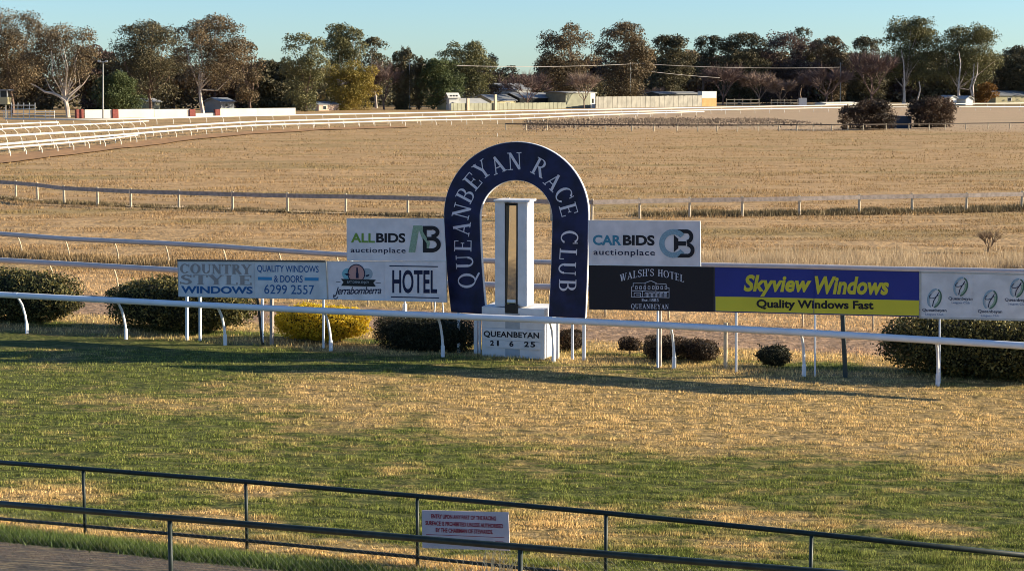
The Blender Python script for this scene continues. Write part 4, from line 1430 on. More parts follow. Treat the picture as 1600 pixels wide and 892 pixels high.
# dry weed tree in the field at right
def bare_tree(px, ytop, yb, wpx, Y, label, m, seed, name='bare_tree', trunkM=None, dense=1.0, group=None, cat='tree', tw=.05):
    rnd = random.Random(seed)
    base = AD(px, yb, Y); base.z = 0
    hgt = AD(px, ytop, Y).z; W = wpx * Y / F
    t = empty(name, base, label, cat, group)
    br = MB(); tw_ = []
    th = hgt * rnd.uniform(.14, .22)
    r0 = max(.05, hgt * .016)
    MB().tube([base - Vector((0, 0, .2)), base + Vector((rnd.gauss(0, .02) * hgt, 0, th))], [r0 * 1.3, r0], 6).build('trunk', trunkM or m, t)

    def grow(p, d, L, r, lv):
        q = p + d * L
        mid = p + d * L * .5 + Vector((rnd.gauss(0, .05), rnd.gauss(0, .05), rnd.gauss(0, .03))) * L
        br.tube([p, mid, q], [r, r * .8, r * .6], 4 if lv < 2 else 3, False)
        if lv >= 3:
            k = int(20 * dense)
            for _ in range(k):
                s = p.lerp(q, rnd.uniform(.2, 1)); e = (d + Vector((rnd.gauss(0, .55), rnd.gauss(0, .55), rnd.gauss(.15, .45)))).normalized()
                tw_.append((s, s + e * L * rnd.uniform(.5, 1.2)))
            return
        k = rnd.choice((3, 4, 4)) if lv else 5
        for i in range(k):
            sp = .42 if lv else .5
            e = (d + Vector((rnd.gauss(0, sp), rnd.gauss(0, sp), rnd.gauss(.12, .25)))).normalized()
            grow(p.lerp(q, rnd.uniform(.6, 1.0)), e, L * rnd.uniform(.62, .85), r * .6, lv + 1)
    top = base + Vector((0, 0, th))
    for i in range(6):
        a = 2 * math.pi * (i + rnd.random() * .6) / 6
        sp = W / hgt * .85
        d = Vector((math.cos(a) * sp, math.sin(a) * sp, 1)).normalized()
        grow(top - Vector((0, 0, th * .2 * rnd.random())), d, hgt * .335, r0 * .6, 1)
    br.build('branches', m, t)
    n = len(tw_)
    v = np.empty((n, 3, 3), np.float32)
    for i, (s, e) in enumerate(tw_):
        d = (e - s); sd = d.cross(Vector((rnd.gauss(0, 1), rnd.gauss(0, 1), rnd.gauss(0, 1)))).normalized() * tw * Y / 600
        v[i, 0] = s - sd - base; v[i, 1] = s + sd - base; v[i, 2] = e - base
    me = bpy.data.meshes.new('twigs'); fill_mesh(me, v.reshape(-1, 3), np.arange(n * 3), 3)
    link('twigs', me, m, t)
    return t


pp = P(1545, 395)
bare_tree(1545, 352, 396, 34, pp.y, 'thin bare sapling standing in the dry grass at the right', mat('sapling_twig', (.22, .15, .09), .9), 3, 'bare_sapling', cat='sapling', dense=.5, tw=.035)
pp = P(163, 0) if False else None


# ------------------------------------------------------------------ far trees
def gum(px, ytop, yb, x0, x1, Y, label, m, seed, crown0=.25, name='gum_tree', trunkM=BARK, nb=None, leaf=None, group=None, density=1.0, shape='round', limbs=True, trunkx=None, cat='tree'):
    """eucalypt: pale trunk forking into limbs, each carrying clumps of foliage"""
    rnd = random.Random(seed)
    px_ = (x0 + x1) / 2
    if cat == 'tree' and 'poplar' not in name: x0, x1 = px_ + (x0 - px_) * 1.12, px_ + (x1 - px_) * 1.12
    base = AD(trunkx if trunkx else px, yb, Y); base.z = 0
    ctr = AD(px_, yb, Y); top = AD(px_, ytop, Y).z
    W = (x1 - x0) * Y / F
    t = empty(name, base, label, cat, group)
    leaf = leaf or Y * .00092
    z0 = top * crown0
    blobs = []
    nb = nb or max(14, int(16 + W * 1.3))
    crown0 = min(crown0, .4) * .62
    for k in range(nb):
        for _ in range(30):
            u = rnd.uniform(-1, 1); v = rnd.uniform(-1, 1); w = rnd.uniform(0, 1)
            if shape == 'round': lim = math.sqrt(max(0, 1 - abs(2 * w - .95) ** 3 * .82)) if w > .4 else .72 + .6 * w
            elif shape == 'cone': lim = 1.05 - .75 * w
            elif shape == 'umbrella': lim = .35 + .65 * w if w < .75 else 1.0
            else: lim = 1
            if math.hypot(u, v) < lim: break
        r = W * rnd.uniform(.10, .18) * (1.25 if w < .5 else 1)
        cx = ctr.x + u * (W / 2 - r * .8); cy = ctr.y + v * (W / 2 - r) * .8
        cz = z0 + (top - z0) * w
        cz = min(cz, top - r * max(.72, min(2.6, (top - z0) / W / 1.9)))
        blobs.append((cx, cy, cz, r))
    # make sure the top and both sides are reached
    r = W * .15
    blobs += [(ctr.x + rnd.uniform(-.12, .12) * W, ctr.y, top - r * max(.7, min(2.6, (top - z0) / W / 1.9)), r), (ctr.x - rnd.uniform(.12, .28) * W, ctr.y, top - r * rnd.uniform(.9, 1.6), r), (ctr.x + rnd.uniform(.12, .28) * W, ctr.y, top - r * rnd.uniform(.9, 1.6), r), (ctr.x - W / 2 + r * .9, ctr.y, z0 + (top - z0) * rnd.uniform(.35, .6), r * .9), (ctr.x + W / 2 - r * .9, ctr.y, z0 + (top - z0) * rnd.uniform(.35, .6), r * .9)]
    P_, N_ = [], []
    zs_ = min(3.0, max(.82, (top - z0) / W / 1.6))
    for (cx, cy, cz, r) in blobs:
        n = int(density * 3.3 * 4 * r * r * .8 / (leaf * leaf * .6))
        n = min(max(n, 50), 490)
        d = RNG.normal(0, 1, (n, 3)); d /= np.linalg.norm(d, axis=1)[:, None]
        up = RNG.uniform(0, 1, n) < .42
        d[:, 2] = np.where(up, np.abs(d[:, 2]), d[:, 2])
        # ragged clump
        rag = 1 + (fbm(d[:, 0] * 2 + cx, d[:, 1] * 2 + d[:, 2] * 2 + cz, 3, 2) - .5) * .9
        rr = r * (RNG.uniform(.35, 1.0, n) ** .5) * rag
        p = np.stack([cx + d[:, 0] * rr * 1.1, cy + d[:, 1] * rr * 1.1, cz + d[:, 2] * rr * zs_], 1)
        P_.append(p); N_.append(d)
    P_ = np.vstack(P_); N_ = np.vstack(N_)
    P_[:, 2] = np.maximum(P_[:, 2], .3)
    leaf_cloud(P_, N_ * .9, leaf, 'crown', m, t, .8, .62)
    # trunk and limbs
    r0 = top * .017
    fork = base + Vector((rnd.gauss(0, .03) * W, 0, top * rnd.uniform(.16, .3)))
    MB().tube([base - Vector((0, 0, .3)), base.lerp(fork, .5) + Vector((rnd.gauss(0, .01) * top, 0, 0)), fork], [r0 * 1.35, r0 * 1.05, r0 * .9], 7).build('trunk', trunkM, t)
    if limbs:
        lm = MB()
        sel = sorted(blobs, key=lambda b_: rnd.random())[:min(len(blobs), 11)]
        for (cx, cy, cz, r) in sel:
            e = Vector((cx, cy, cz + r * .2)); mid = fork.lerp(e, .5) + Vector((rnd.gauss(0, .05) * W, rnd.gauss(0, .04) * W, -abs(rnd.gauss(0, .04)) * top))
            lm.tube([fork, mid, e], [r0 * .55, r0 * .36, r0 * .12], 5, False)
        lm.build('limbs', trunkM, t)
    return t


def L3(name, a, b, c, t=.2, sc=.12): return leafmat(name, a, b, c, sc, t)


LG_BROWN = L3('gum_brown', (.026, .021, .012), (.125, .092, .050), (.29, .205, .11))
LG_DARK = L3('gum_dark', (.020, .022, .012), (.090, .080, .042), (.22, .18, .092))
LG_OLIVE = L3('gum_olive', (.026, .030, .012), (.120, .116, .046), (.27, .235, .10))
LG_GREEN = L3('shrub_green', (.022, .034, .012), (.075, .095, .034), (.16, .18, .065))
LG_YEL = L3('willow_yellow', (.12, .10, .022), (.24, .185, .04), (.36, .26, .06), .3)
LG_PURP = L3('purple_brown', (.035, .024, .021), (.09, .060, .050), (.17, .115, .09))
LG_ORANGE = L3('orange_leaf', (.10, .045, .01), (.22, .105, .02), (.33, .17, .04))
LG_BUSH = L3('dark_red_bush', (.014, .011, .008), (.050, .034, .022), (.15, .085, .045))

TR = 'trees along the far side of the racecourse'
gum(20, 13, 182, -45, 82, 455, 'huge brown-green gum tree at the far left edge', LG_BROWN, 1, .22, trunkM=BARKD)
gum(-60, 30, 182, -130, -20, 470, 'dark gum tree just outside the left edge', LG_DARK, 2, .2, trunkM=BARKD)
gum(108, 38, 184, 42, 152, 408, 'gum tree with bare pale forked limbs, nearest tree at left', LG_BROWN, 3, .40, trunkx=106, nb=26)


def pale_limbs():
    t = [o for o in bpy.data.objects if o.get('label', '').startswith('gum tree with bare pale forked')][0]
    Y = 408
    A = lambda x, y: AD(x, y, Y)
    b = MB()
    r = .35
    b.tube([A(107, 185), A(105, 168), A(103, 158), A(92, 150), A(82, 146), A(70, 144), A(60, 137), A(48, 131)], [r * 1.5, r * 1.5, r * 1.3, r * 1.1, r, r * .8, r * .5, r * .25], 6)
    b.tube([A(104, 160), A(108, 152), A(118, 143), A(130, 132), A(140, 118)], [r, r * .8, r * .6, r * .4, r * .2], 6)
    b.tube([A(101, 155), A(99, 143), A(100, 128), A(97, 112)], [r * .9, r * .7, r * .5, r * .2], 6)
    b.tube([A(106, 158), A(112, 155), A(120, 150), A(124, 148)], [r * .6, r * .5, r * .3, r * .2], 5)
    b.tube([A(88, 148), A(78, 138), A(70, 120)], [r * .5, r * .35, r * .15], 5)
    b.build('bare_limbs', BARK, t)


pale_limbs()
gum(187, 113, 184, 150, 226, 425, 'rounded bright green tree beside the light pole', LG_GREEN, 4, .02, name='green_tree', trunkM=BARKD, limbs=False, nb=34)
gum(235, 34, 183, 176, 290, 470, 'dark tall gum tree behind the cream wall, right of the light pole', LG_DARK, 5, .2, trunkM=BARKD)
gum(328, 24, 183, 280, 384, 440, 'tall brown gum tree with pale leaning trunk above the cream wall', LG_BROWN, 6, .28, trunkx=318)
gum(392, 66, 183, 366, 414, 480, 'narrow brown gum tree at the right of the tall left group', LG_BROWN, 7, .2, trunkM=BARKD)
gum(425, 95, 181, 396, 455, 560, 'low dark tree behind the right end of the cream wall', LG_DARK, 8, .05, trunkM=BARKD, name='dark_tree')
gum(478, 53, 181, 440, 514, 520, 'rusty yellow-brown gum tree left of the golden willow', LG_OLIVE, 9, .04, trunkM=BARKD, nb=34)
gum(536, 39, 180, 504, 572, 600, 'tall airy gum tree with open crown behind the golden willow', LG_OLIVE, 10, .45, density=.7)
gum(588, 58, 180, 560, 612, 610, 'grey-brown gum tree just right of the tall airy one', LG_DARK, 11, .3, density=.7)
gum(548, 96, 178, 506, 592, 545, 'golden yellow willow tree in the gap between taller gums', LG_YEL, 12, .02, name='willow_tree', trunkM=BARKD, nb=36, shape='round', density=1.1)
gum(632, 80, 178, 612, 652, 600, 'dark round-topped gum tree behind the narrow poplars', LG_DARK, 51, .3, trunkM=BARKD)
bare_tree(600, 84, 178, 70, 560, 'large bare purple-brown tree right of the golden willow', TWIG, 13, tw=.07, dense=1.3)
for i, (x, y0, w, lb) in enumerate(((633, 78, 11, 'tall narrow dark poplar behind the far rails'), (655, 92, 9, 'shorter narrow dark poplar, right of the taller one'), (621, 86, 8, 'thin leafless poplar at the left of two dark poplars'))):
    gum(x, y0, 178, x - w, x + w, 560, lb, LG_DARK, 30 + i, .02, name='poplar_tree', trunkM=BARKD, density=3.2, nb=40, shape='column', limbs=False, leaf=.5)
gum(690, 93, 178, 650, 722, 560, 'dark green bushy tree left of the little white cabin', LG_GREEN, 14, .02, name='dark_tree', trunkM=BARKD, nb=34)
gum(732, 66, 172, 684, 772, 600, 'olive gum tree with flat top above the white cabin', LG_OLIVE, 15, .18, nb=36, trunkM=BARKD)
gum(770, 84, 170, 745, 786, 640, 'brown gum tree half hidden by the olive one', LG_BROWN, 16, .15, trunkM=BARKD)
gum(795, 103, 168, 780, 812, 720, 'small distant dark tree left of the bare tree', LG_DARK, 17, .1, trunkM=BARKD, name='dark_tree')
bare_tree(824, 100, 172, 82, 590, 'wide bare reddish tree in front of the green-grey shed', TWIG, 18, tw=.07, dense=1.3)
gum(884, 38, 170, 840, 932, 640, 'big rounded dark brown gum tree behind the shed', LG_BROWN, 19, .16, trunkM=BARKD, nb=40)
bare_tree(913, 106, 172, 48, 600, 'small pale bare tree at the right end of the shed', TWIGP, 20, tw=.06)
gum(970, 34, 168, 930, 1018, 660, 'tall brown-green gum tree, centre right, above the long corrugated wall', LG_BROWN, 21, .1, trunkM=BARKD, nb=44)
gum(1046, 55, 166, 1012, 1082, 720, 'dark gum tree with flat crown right of the tall brown-green one', LG_DARK, 22, .15, trunkM=BARKD)
gum(1101, 56, 166, 1082, 1122, 740, 'narrow mushroom shaped gum tree in the middle of the right group', LG_DARK, 23, .3, trunkM=BARKD, shape='umbrella')
gum(1155, 52, 165, 1118, 1198, 740, 'broad dark gum tree behind the bare trees', LG_DARK, 24, .15, trunkM=BARKD)
gum(1224, 52, 165, 1178, 1275, 745, 'dense purple-brown tree behind the white yard rails', LG_PURP, 25, .05, trunkM=BARKD, name='purple_tree', nb=40)
gum(1252, 43, 165, 1236, 1272, 775, 'top of a dark gum tree peeping over the purple-brown tree', LG_DARK, 26, .3, trunkM=BARKD)
gum(1300, 58, 164, 1262, 1328, 750, 'brown gum tree between purple-brown tree and the dip', LG_BROWN, 27, .12, trunkM=BARKD)
gum(1352, 58, 164, 1322, 1384, 765, 'dark gum tree behind a bare tree, left of the tallest right gum', LG_DARK, 28, .1, trunkM=BARKD)
gum(1420, 28, 163, 1370, 1468, 740, 'tallest gum tree of the right group with white trunk', LG_OLIVE, 29, .22, trunkx=1412, nb=46)
gum(1512, 38, 163, 1464, 1562, 735, 'tall gum tree with two white trunks near the right edge', LG_OLIVE, 31, .24, trunkx=1498, nb=44)
gum(1585, 72, 163, 1552, 1625, 760, 'dark gum tree at the right edge', LG_DARK, 32, .12, trunkM=BARKD)
gum(1660, 60, 163, 1615, 1710, 760, 'dark gum tree just outside the right edge', LG_DARK, 34, .12, trunkM=BARKD)
for i, (x, y0, w, m_, lb) in enumerate(((1130, 92, 50, TWIG, 'bare brown tree right of the corrugated wall end'), (1187, 104, 52, TWIGP, 'pale bare tree behind the timber yard rails'), (1290, 92, 90, TWIG, 'wide bare tree left of the dip in the treeline'),
                                   (1362, 70, 70, TWIG, 'tall bare reddish tree left of the white-trunked gum'), (1015, 128, 60, TWIGP, 'low bare shrub tree above the corrugated wall'), (1220, 118, 40, TWIGP, 'small bare tree at the white yard rails'))):
    bare_tree(x, y0, 166, w, 700 + i * 4, lb, m_, 60 + i, tw=.085, dense=1.4)
gum(1540, 129, 163, 1520, 1562, 715, 'small orange-brown shrub near the right edge', LG_ORANGE, 35, .02, name='orange_shrub', trunkM=BARKD, limbs=False, cat='shrub', nb=20)
# extra white trunks
for lb, Y, L_ in (('tallest gum tree of the right group', 738, [[(1412, 166), (1413, 130), (1412, 100), (1408, 78)], [(1432, 162), (1438, 140), (1436, 128)]]),
                  ('tall gum tree with two white trunks', 733, [[(1498, 166), (1498, 130), (1501, 100), (1498, 80)], [(1521, 150), (1520, 135), (1527, 115), (1528, 98)], [(1519, 150), (1516, 138), (1521, 120), (1522, 100)], [(1521, 166), (1521, 148)]])):
    t = [o for o in bpy.data.objects if o.get('label', '').startswith(lb)][0]
    for l in L_:
        MB().tube([AD(x, y, Y - 9) for x, y in l], [.42, .34, .25, .12][:len(l)], 6).build('trunk', BARK, t)
# distant row that closes the gaps, still single trees
RW = [(-20, 60), (45, 90), (150, 72), (170, 92), (232, 80), (272, 88), (350, 92), (405, 98), (440, 100), (505, 108), (560, 110), (625, 104), (668, 100), (705, 100), (760, 108), (800, 118), (835, 120), (868, 98), (930, 92), (1000, 70), (1030, 92), (1075, 80), (1115, 88), (1140, 84), (1180, 78), (1205, 82), (1262, 80), (1290, 78), (1335, 84), (1372, 96), (1400, 90), (1448, 82), (1480, 92), (1535, 86), (1570, 100), (1610, 92)]
words = ['left edge of the picture', 'pale-limbed gum', 'light pole top', 'light pole, right side', 'rounded green tree', 'dark tall left gum', 'leaning pale trunk', 'narrow brown gum', 'end of the cream wall', 'rusty yellow-brown gum', 'golden willow', 'bare purple-brown tree', 'two poplars', 'little white cabin', 'olive flat-topped gum', 'wide bare reddish tree, left side', 'wide bare reddish tree, right side', 'shed and big rounded gum', 'gap between the two big central gums', 'tall brown-green central gum', 'start of the power lines', 'flat-crowned dark gum', 'mushroom shaped gum', 'corrugated wall end panel', 'pale bare tree', 'small white yard rails', 'purple-brown tree, right side', 'wide bare tree', 'dip in the treeline', 'tall bare reddish tree', 'white-trunked tallest gum', 'tallest gum, right side', 'gum with two white trunks, left side', 'orange-brown shrub', 'right edge dark gum, left side', 'right edge dark gum, right side']
for i, ((x, y), w_) in enumerate(zip(RW, words)):
    Yb = 560 if x < 480 else (720 if x < 900 else 860)
    gum(x, y, 180 if x < 480 else 166, x - 44, x + 44, Yb, 'distant dark tree behind the ' + w_, (LG_DARK, LG_BROWN, LG_PURP, LG_DARK)[i % 4], 200 + i, .02, name='background_tree', trunkM=BARKD, limbs=False, nb=30, leaf=Yb * .0017, group='distant trees closing the gaps in the treeline')

# the two dark bushes in the field
gum(1352, 157, 203, 1310, 1402, 290, 'wide dark reddish bush in the field, left of the dark shed', LG_BUSH, 41, .02, name='dark_bush', trunkM=BARKD, limbs=False, cat='bush', nb=34, leaf=.26)
gum(1455, 152, 202, 1414, 1494, 300, 'tall dark reddish bush in the field, right of the dark shed', LG_BUSH, 42, .02, name='dark_bush', trunkM=BARKD, limbs=False, cat='bush', nb=34, leaf=.26)
gum(1316, 180, 203, 1307, 1328, 285, 'small dark bush left of the wide one in the field', LG_BUSH, 43, .02, name='dark_bush', trunkM=BARKD, limbs=False, cat='bush', nb=12, leaf=.22)

# far scrub that reads as one mass behind the single trees
def far_wood():
    t = bpy.data.objects
    n = 36000
    line = [(-330, 520), (-120, 600), (-60, 640), (0, 760), (60, 860), (160, 900), (330, 930)]
    xs = RNG.uniform(-330, 330, n); ys = np.interp(xs, [p[0] for p in line], [p[1] for p in line]) + RNG.normal(0, 9, n)
    prof = 6 + 9 * fbm(xs / 22, xs * 0 + 2, 61, 4) ** 1.2
    zs = prof * RNG.uniform(0, 1, n) ** .8
    e = empty('far_wood_root', (0, 0, 0), 'x', 'x')
    o = leaf_cloud(np.stack([xs, ys, zs], 1), RNG.normal(0, 1, (n, 3)) + np.array([0, -.3, .3]), 1.5, 'far_wood', LG_DARK, e, .5, .7)
    o.parent = None
    bpy.data.objects.remove(e)
    tag(o, 'dark low scrub closing the horizon behind the trees', 'wood', kind='stuff')


far_wood()

# ------------------------------------------------------------------ buildings and far structures
def face(px, Y, ang):
    """vertical plane through px at distance Y, its right end turned away by ang degrees"""
    a = AD(px, 200, Y); a.z = 0
    return Plane(a, a + Vector((math.cos(math.radians(ang)), math.sin(math.radians(ang)), 0)))


def bxp(b, pl, x0, x1, yt, yb, d, off=0.0, lift=0.0):
    a = pl.hit(x0, yb, off); c = pl.hit(x1, yb, off); top = pl.hit((x0 + x1) / 2, yt, off).z; bot = pl.hit((x0 + x1) / 2, yb, off).z
    m_ = (a + c) / 2 - pl.n * d / 2
    m_.z = (top + bot) / 2
    b.box(m_, ((Vector((c.x - a.x, c.y - a.y, 0))).length, d, top - bot), (pl.u, pl.n, Vector((0, 0, 1))))
    return b


def bx(b, x0, x1, yt, yb, Y, d, ang=0):
    """box with its front face seen at those pixels, left end at distance Y, depth d"""
    return bxp(b, face(x0, Y, ang), x0, x1, yt, yb, d)


CREAM = mat('cream_panel', (.60, .55, .47), .7, var=.06, scale=.4)
REDBR = mat('brick_red_pillar', (.20, .055, .045), .85, var=.2, scale=2)
SHEDG = mat('grey_green_sheet', (.21, .21, .15), .7, var=.18, scale=.4)
ROOFG = mat('grey_roof_sheet', (.20, .21, .22), .6, var=.15, scale=.3)
ROOFL = mat('light_roof_sheet', (.36, .355, .33), .5, var=.1, scale=.3)
CORR = mat('corrugated_grey', (.24, .225, .19), .7, var=.25, scale=.35)
YELW = mat('pale_yellow_wall', (.40, .35, .20), .7, var=.08, scale=.5)
WHT2 = mat('far_white', (.66, .64, .58), .6, var=.05, scale=.4)
ORNG = mat('ochre_panel', (.60, .35, .14), .8, var=.15, scale=.5)
GLASS = mat('dark_window', (.02, .022, .025), .2)
SALM2 = mat('pinkish_wall', (.5, .36, .28), .7, var=.1, scale=.5)
BLUEG = mat('dark_blue_sheet', (.03, .045, .07), .6, var=.1, scale=1)

# cream panel wall with red pillars
WPL = Plane(P(120, 185.4), P(462, 181.0))
wl = empty('boundary_wall', P(290, 183.3), 'long cream panel wall with dark red pillars behind the far rails at left', 'wall')
for x0, x1, yt in ((133, 176.5, 171.5), (185.5, 241, 170.8), (241.5, 297, 170.8), (306, 336.5, 177.0), (344.5, 403, 169.8), (403.5, 462, 169.2)):
    bxp(MB(), WPL, x0, x1, yt, 186, .25).build('wall_panel', CREAM, wl)
for x0, x1 in ((120, 131), (176.7, 185.3), (297.2, 305.6), (337, 344.3)):
    bxp(MB(), WPL, x0, x1, 171, 186, .9, .4).build('pillar', REDBR, wl)

# light pole
pb = AD(161, 184, 400); pb.z = 0
lp = empty('light_pole', pb, 'tall slim grey light pole at left in front of the green tree', 'light pole')
MB().tube([pb, AD(161, 98, 400)], [.22, .12], 8).build('pole', GALV, lp)
MB().box(AD(161, 97, 400), (2.2, .3, .25)).build('crossarm', GALV, lp)
for s in (-1, 1):
    MB().box(AD(161, 97, 400) + Vector((s * .9, -.3, .15)), (.6, .4, .35)).build('lamp', ALUM, lp)

# steel yard at far left
yd = empty('steel_yard', (AD(50, 186, 398).x, 398, 0), 'open galvanised steel pen at the far left behind the rails', 'pen')
WG = mat('galvanised_pale', (.55, .56, .55), .5, metal=.2)
for x in (6, 12, 18, 28, 37, 46, 54.5, 71, 78, 85):
    yt = 161 if 17 < x < 56 else 173
    a = AD(x, 187, 398); a.z = 0
    MB().tube([a, AD(x, yt, 398)], .09, 5).build('post', WG, yd)
for (x0, x1, y) in ((18, 55, 165), (18, 55, 178.5), (55, 85, 175), (55, 85, 181.5), (2, 18, 174), (18, 55, 171)):
    MB().tube([AD(x0, y, 397.8), AD(x1, y, 397.8)], .10, 5).build('rail', WG, yd)
# judge's tower cabin
tw = empty('timing_tower', (AD(3, 186, 405).x, 405, 0), 'small cream cabin raised on posts at the left edge', 'tower')
bx(MB(), -10, 12, 152, 163.5, 404, 3).build('cabin', YELW, tw)
bx(MB(), -12, 13.5, 140, 142, 403.6, 4).build('roof', ROOFG, tw)
for x0 in (-9, -1, 10.5): bx(MB(), x0, x0 + 1.5, 142, 152, 404, .3).build('window_post', WHT2, tw)
bx(MB(), -7.3, 10.3, 142.3, 151.7, 404.15, 2.5).build('window', GLASS, tw)
for x in (-8, 9): MB().tube([Vector((AD(x, 186, 405).x, 405, 0)), AD(x, 163.5, 405)], .15, 6).build('leg', GALV, tw)


def house(px0, px1, y_eave, y_ridge, Y, d, name, label, wall, roof, wins=(), gable=False, cat='house', ang=45, door=None):
    pl = face(px0, Y, ang)
    A_ = pl.hit(px0, y_eave); B_ = pl.hit(px1, y_eave)
    ez = pl.hit((px0 + px1) / 2, y_eave).z; rz = pl.hit((px0 + px1) / 2, y_ridge).z
    A0 = Vector((A_.x, A_.y, 0)); w = Vector((B_.x - A_.x, B_.y - A_.y, 0)).length
    u, bk, Z = pl.u, -pl.n, Vector((0, 0, 1))
    t = empty(name, A0 + u * w / 2 + bk * d / 2, label, cat)
    Q = lambda a, b_, z: A0 + u * a + bk * b_ + Z * z
    MB().box(Q(w / 2, d / 2, ez / 2), (w, d, ez), (u, bk, Z)).build('wall', wall, t)
    o = .5; b = MB()
    if gable:
        sec = [Q(-o, -o, ez), Q(w / 2, -o, rz), Q(w + o, -o, ez), Q(w + o, -o, ez + .25), Q(w / 2, -o, rz + .28), Q(-o, -o, ez + .25)]
        b.prism(sec, bk * (d + 2 * o))
        MB().add([Q(0, .02, ez), Q(w, .02, ez), Q(w / 2, .02, rz)], [(0, 1, 2)]).build('gable', wall, t)
    else:
        sec = [Q(-o, -o, ez), Q(-o, d / 2, rz), Q(-o, d + o, ez), Q(-o, d + o, ez + .2), Q(-o, d / 2, rz + .22), Q(-o, -o, ez + .2)]
        b.prism(sec, u * (w + 2 * o))
        MB().add([Q(.02, 0, ez), Q(.02, d, ez), Q(.02, d / 2, rz)], [(0, 1, 2)]).build('gable', wall, t)
        MB().add([Q(w - .02, 0, ez), Q(w - .02, d, ez), Q(w - .02, d / 2, rz)], [(0, 1, 2)]).build('gable', wall, t)
    b.build('roof', roof, t)
    for (w0, w1, y0, y1) in wins:
        wf = bxp(MB(), pl, w0 - .6, w1 + .6, y0 - .5, y1 + .5, .1, .06).build('window', WHT2, t)
        bxp(MB(), pl, w0, w1, y0, y1, .04, .085).build('pane', GLASS, wf)
    if door:
        dd_ = bxp(MB(), pl, door[0], door[1], door[2], door[3], .2, .14).build('door', WHT2, t)
        bxp(MB(), pl, door[0] + 2, door[1] - 2.2, door[2] + 9, door[2] + 16, .04, .16).build('pane', GLASS, dd_)
    return t


house(712, 763, 163, 154.8, 552, 9, 'shed', 'low pale roofed stable shed with cream wall, left end of the shed row', YELW, ROOFL, [(722, 730, 164.5, 170)], cat='shed')
house(768, 806, 158, 149, 580, 10, 'house', 'grey roofed house with pale yellow wall among the sheds', YELW, ROOFG, [(771, 776, 160.5, 166), (790, 797, 160.5, 166)])
house(812, 884, 154, 146, 596, 10, 'shed', 'long dark roofed open shed in the middle of the shed row', GLASS, ROOFG, cat='shed')
house(884, 930, 145.6, 143.8, 600, 10, 'shed', 'tall flat fronted olive-grey shed with white corner door', SHEDG, ROOFL, cat='shed', door=(922.5, 930, 145.5, 171))
house(740, 830, 141, 131, 650, 14, 'house', 'dark roofed house behind the wide bare tree', ROOFG, ROOFG)
house(702, 717, 153.5, 146.4, 552, 4, 'cabin', 'tiny white lookout cabin with three windows above the paling fence', WHT2, WHT2, [(703.5, 706, 148.9, 152), (707.7, 710.5, 148.9, 152), (712, 715, 148.9, 152)], cat='cabin', ang=20)


def sheet_fence(x0, x1, yt0, yt1, Y0, Y1, m, label, step=3.2):
    """upright sheets side by side"""
    a0 = AD(x0, 200, Y0); b0 = AD(x1, 200, Y1); a0.z = b0.z = 0
    pl = Plane(a0, b0)
    t = empty('sheet_fence', (a0 + b0) / 2, label, 'fence')
    n = max(1, int((x1 - x0) / step))
    for k in range(n):
        xa, xb_ = x0 + (x1 - x0) * k / n, x0 + (x1 - x0) * (k + 1) / n - .12
        yt = yt0 + (yt1 - yt0) * (k + .5) / n + random.uniform(-.25, .25)
        p_ = pl.hit(xa, 200); q_ = pl.hit(xb_, 200); z = pl.hit((xa + xb_) / 2, yt).z
        c = (p_ + q_) / 2 + pl.n * (.08 if k % 2 else 0); c.z = z / 2
        MB().box(c, (Vector((q_.x - p_.x, q_.y - p_.y, 0)).length, .08, z), (pl.u, pl.n, Vector((0, 0, 1)))).build('panel', m, t)
    return t


sheet_fence(705, 884, 161.5, 160.5, 535, 590, SHEDG, 'grey-green paling fence in front of the low sheds')
sheet_fence(931, 1096, 151.5, 149.5, 600, 660, CORR, 'long grey corrugated fence right of the sheds', 3.6)
sp = empty('end_panel', (AD(1108, 168, 662).x, 662, 0), 'bright end wall, white above and ochre below, at the end of the corrugated fence', 'wall')
bx(MB(), 1097, 1119.5, 143, 153.5, 662, 3, 30).build('upper_wall', WHT2, sp)
bx(MB(), 1097, 1119.5, 153.7, 167.5, 662, 3, 30).build('lower_wall', ORNG, sp)
for i, (x, yt, Yp) in enumerate(((732, 154, 541), (775, 148, 553))):
    o = bx(MB(), x - 1.6, x + 1.6, yt, 173.2, Yp, .6, 45).build('pillar', TIMBERP)
    tag(o, ('pale square post rising above the paling fence, left one', 'pale square post rising above the paling fence beside the house gable')[i], 'post')
house(1030, 1092, 147, 144, 700, 8, 'shed', 'low dark roofed shed behind the corrugated fence', GLASS, ROOFG, cat='shed')
house(1290, 1340, 162, 160.5, 690, 5, 'shed', 'long low white shed roof left of the bushes', WHT2, WHT2, cat='shed', ang=50)
house(1484, 1495, 154, 150, 700, 6, 'shed', 'little white gabled shed between white gum trunks', WHT2, ROOFL, gable=True, cat='shed', ang=30)
house(1509, 1520, 156, 151, 700, 6, 'shed', 'little white shed right of the white gum trunks', WHT2, ROOFL, gable=True, cat='shed', ang=30)
house(1556, 1610, 150, 143, 745, 10, 'house', 'grey roofed house behind the orange-brown shrub', YELW, ROOFG, [(1575, 1580, 153, 158)], ang=20)
house(228, 250, 160, 155, 478, 8, 'house', 'pale house half hidden behind trees above the cream wall', SHEDG, ROOFL, [(238, 242, 160, 166)])
house(345, 366, 160, 154, 478, 8, 'house', 'small grey house in shade right of the leaning pale trunk', ROOFG, ROOFG, [(352, 356, 162, 167)])
house(498, 530, 164, 160, 535, 8, 'house', 'small cream and brown house below the golden willow', SALM2, ROOFG, [(505, 510, 166, 171)])
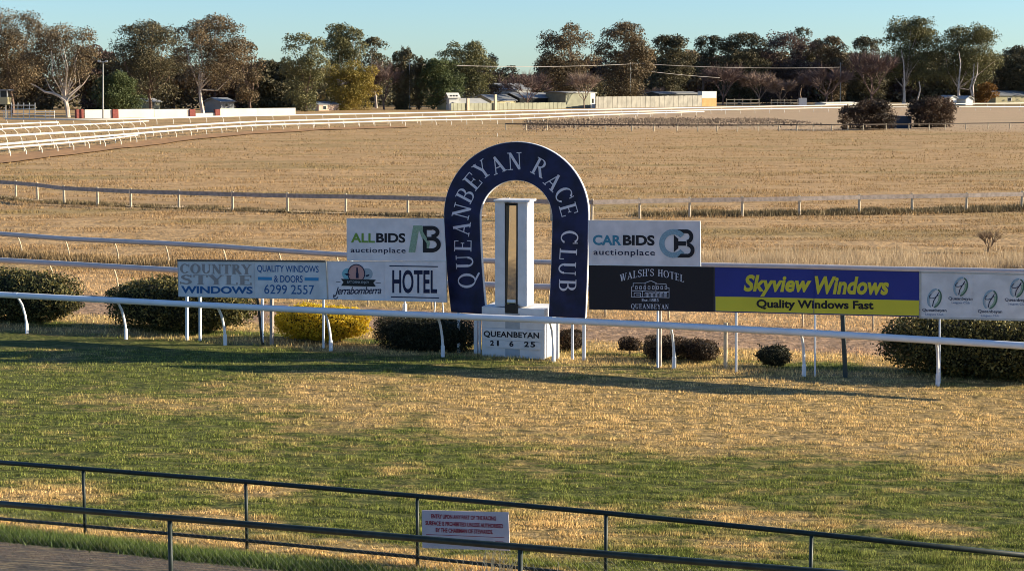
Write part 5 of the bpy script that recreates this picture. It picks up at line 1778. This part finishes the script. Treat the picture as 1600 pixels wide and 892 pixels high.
# dark hut between the two bushes
dh = bx(MB(), 1390, 1424, 182, 203, 300, 5)
tag(dh.build('hut', BLUEG, loc=(AD(1407, 203, 300).x, 300, 0)), 'dark blue sheet hut between the two dark bushes in the field', 'hut')
# timber yard rails (right of the corrugated wall)
for (x0, x1, ya, yb_, Y, lb) in ((1135, 1186, 156, 161, 610, 'pale timber yard rails right of the bright end wall'), (1205, 1246, 157, 161, 640, 'thin white yard rails under the purple-brown tree')):
    t = empty('yard_rails', (AD((x0 + x1) / 2, 166, Y).x, Y, 0), lb, 'fence')
    for x in np.linspace(x0, x1, 5):
        a = AD(x, 167, Y); a.z = 0
        MB().tube([a, AD(x, ya - 1.5, Y)], .12, 5).build('post', TIMBERP, t)
    for y in (ya, yb_):
        MB().tube([AD(x0, y, Y - .2), AD(x1, y, Y - .2)], .12, 5).build('rail', TIMBERP, t)
o = bx(MB(), 1249, 1260.5, 153.5, 165, 640, 2).build('tank', WHT2)
tag(o, 'small white box shed at the end of the thin white yard rails', 'shed')
# power poles and wires
def pole(px, yt, yb, Y, label):
    a = AD(px, yb, Y); a.z = 0
    t = empty('power_pole', a, label, 'power pole')
    MB().tube([a, AD(px, yt, Y)], [.2, .14], 6).build('pole', GALV, t)
    MB().box(AD(px, yt + 2.5, Y), (2.4, .15, .15)).build('crossarm', TIMBER, t)
    return t


pole(985, 98, 168, 655, 'power pole at the right side of the tall brown-green central gum')
pole(1313, 98, 164, 740, 'grey power pole left of the dip in the treeline')
pole(640, 95, 178, 560, 'power pole beside the narrow poplars')
WIRE = mat('wire_pale', (.42, .38, .34), .6)


def wire(a, b, sag, label):
    pts = [a.lerp(b, k / 12) - Vector((0, 0, sag * 4 * (k / 12) * (1 - k / 12))) for k in range(13)]
    o = MB().tube(pts, .075, 4).build('power_line', WIRE, loc=a)
    tag(o, label, 'power line')


wire(AD(985, 99, 655), AD(1313, 105.5, 700), 1.0, 'upper pale power line crossing in front of the central trees')
wire(AD(985, 108.5, 655), AD(1125, 122, 690), .3, 'lower pale power line, sloping down right from the central gum')
wire(AD(640, 100, 560), AD(985, 100.5, 655), 1.0, 'power line crossing the sky gap left of the big rounded gum')
# fine wire from mirror post? none
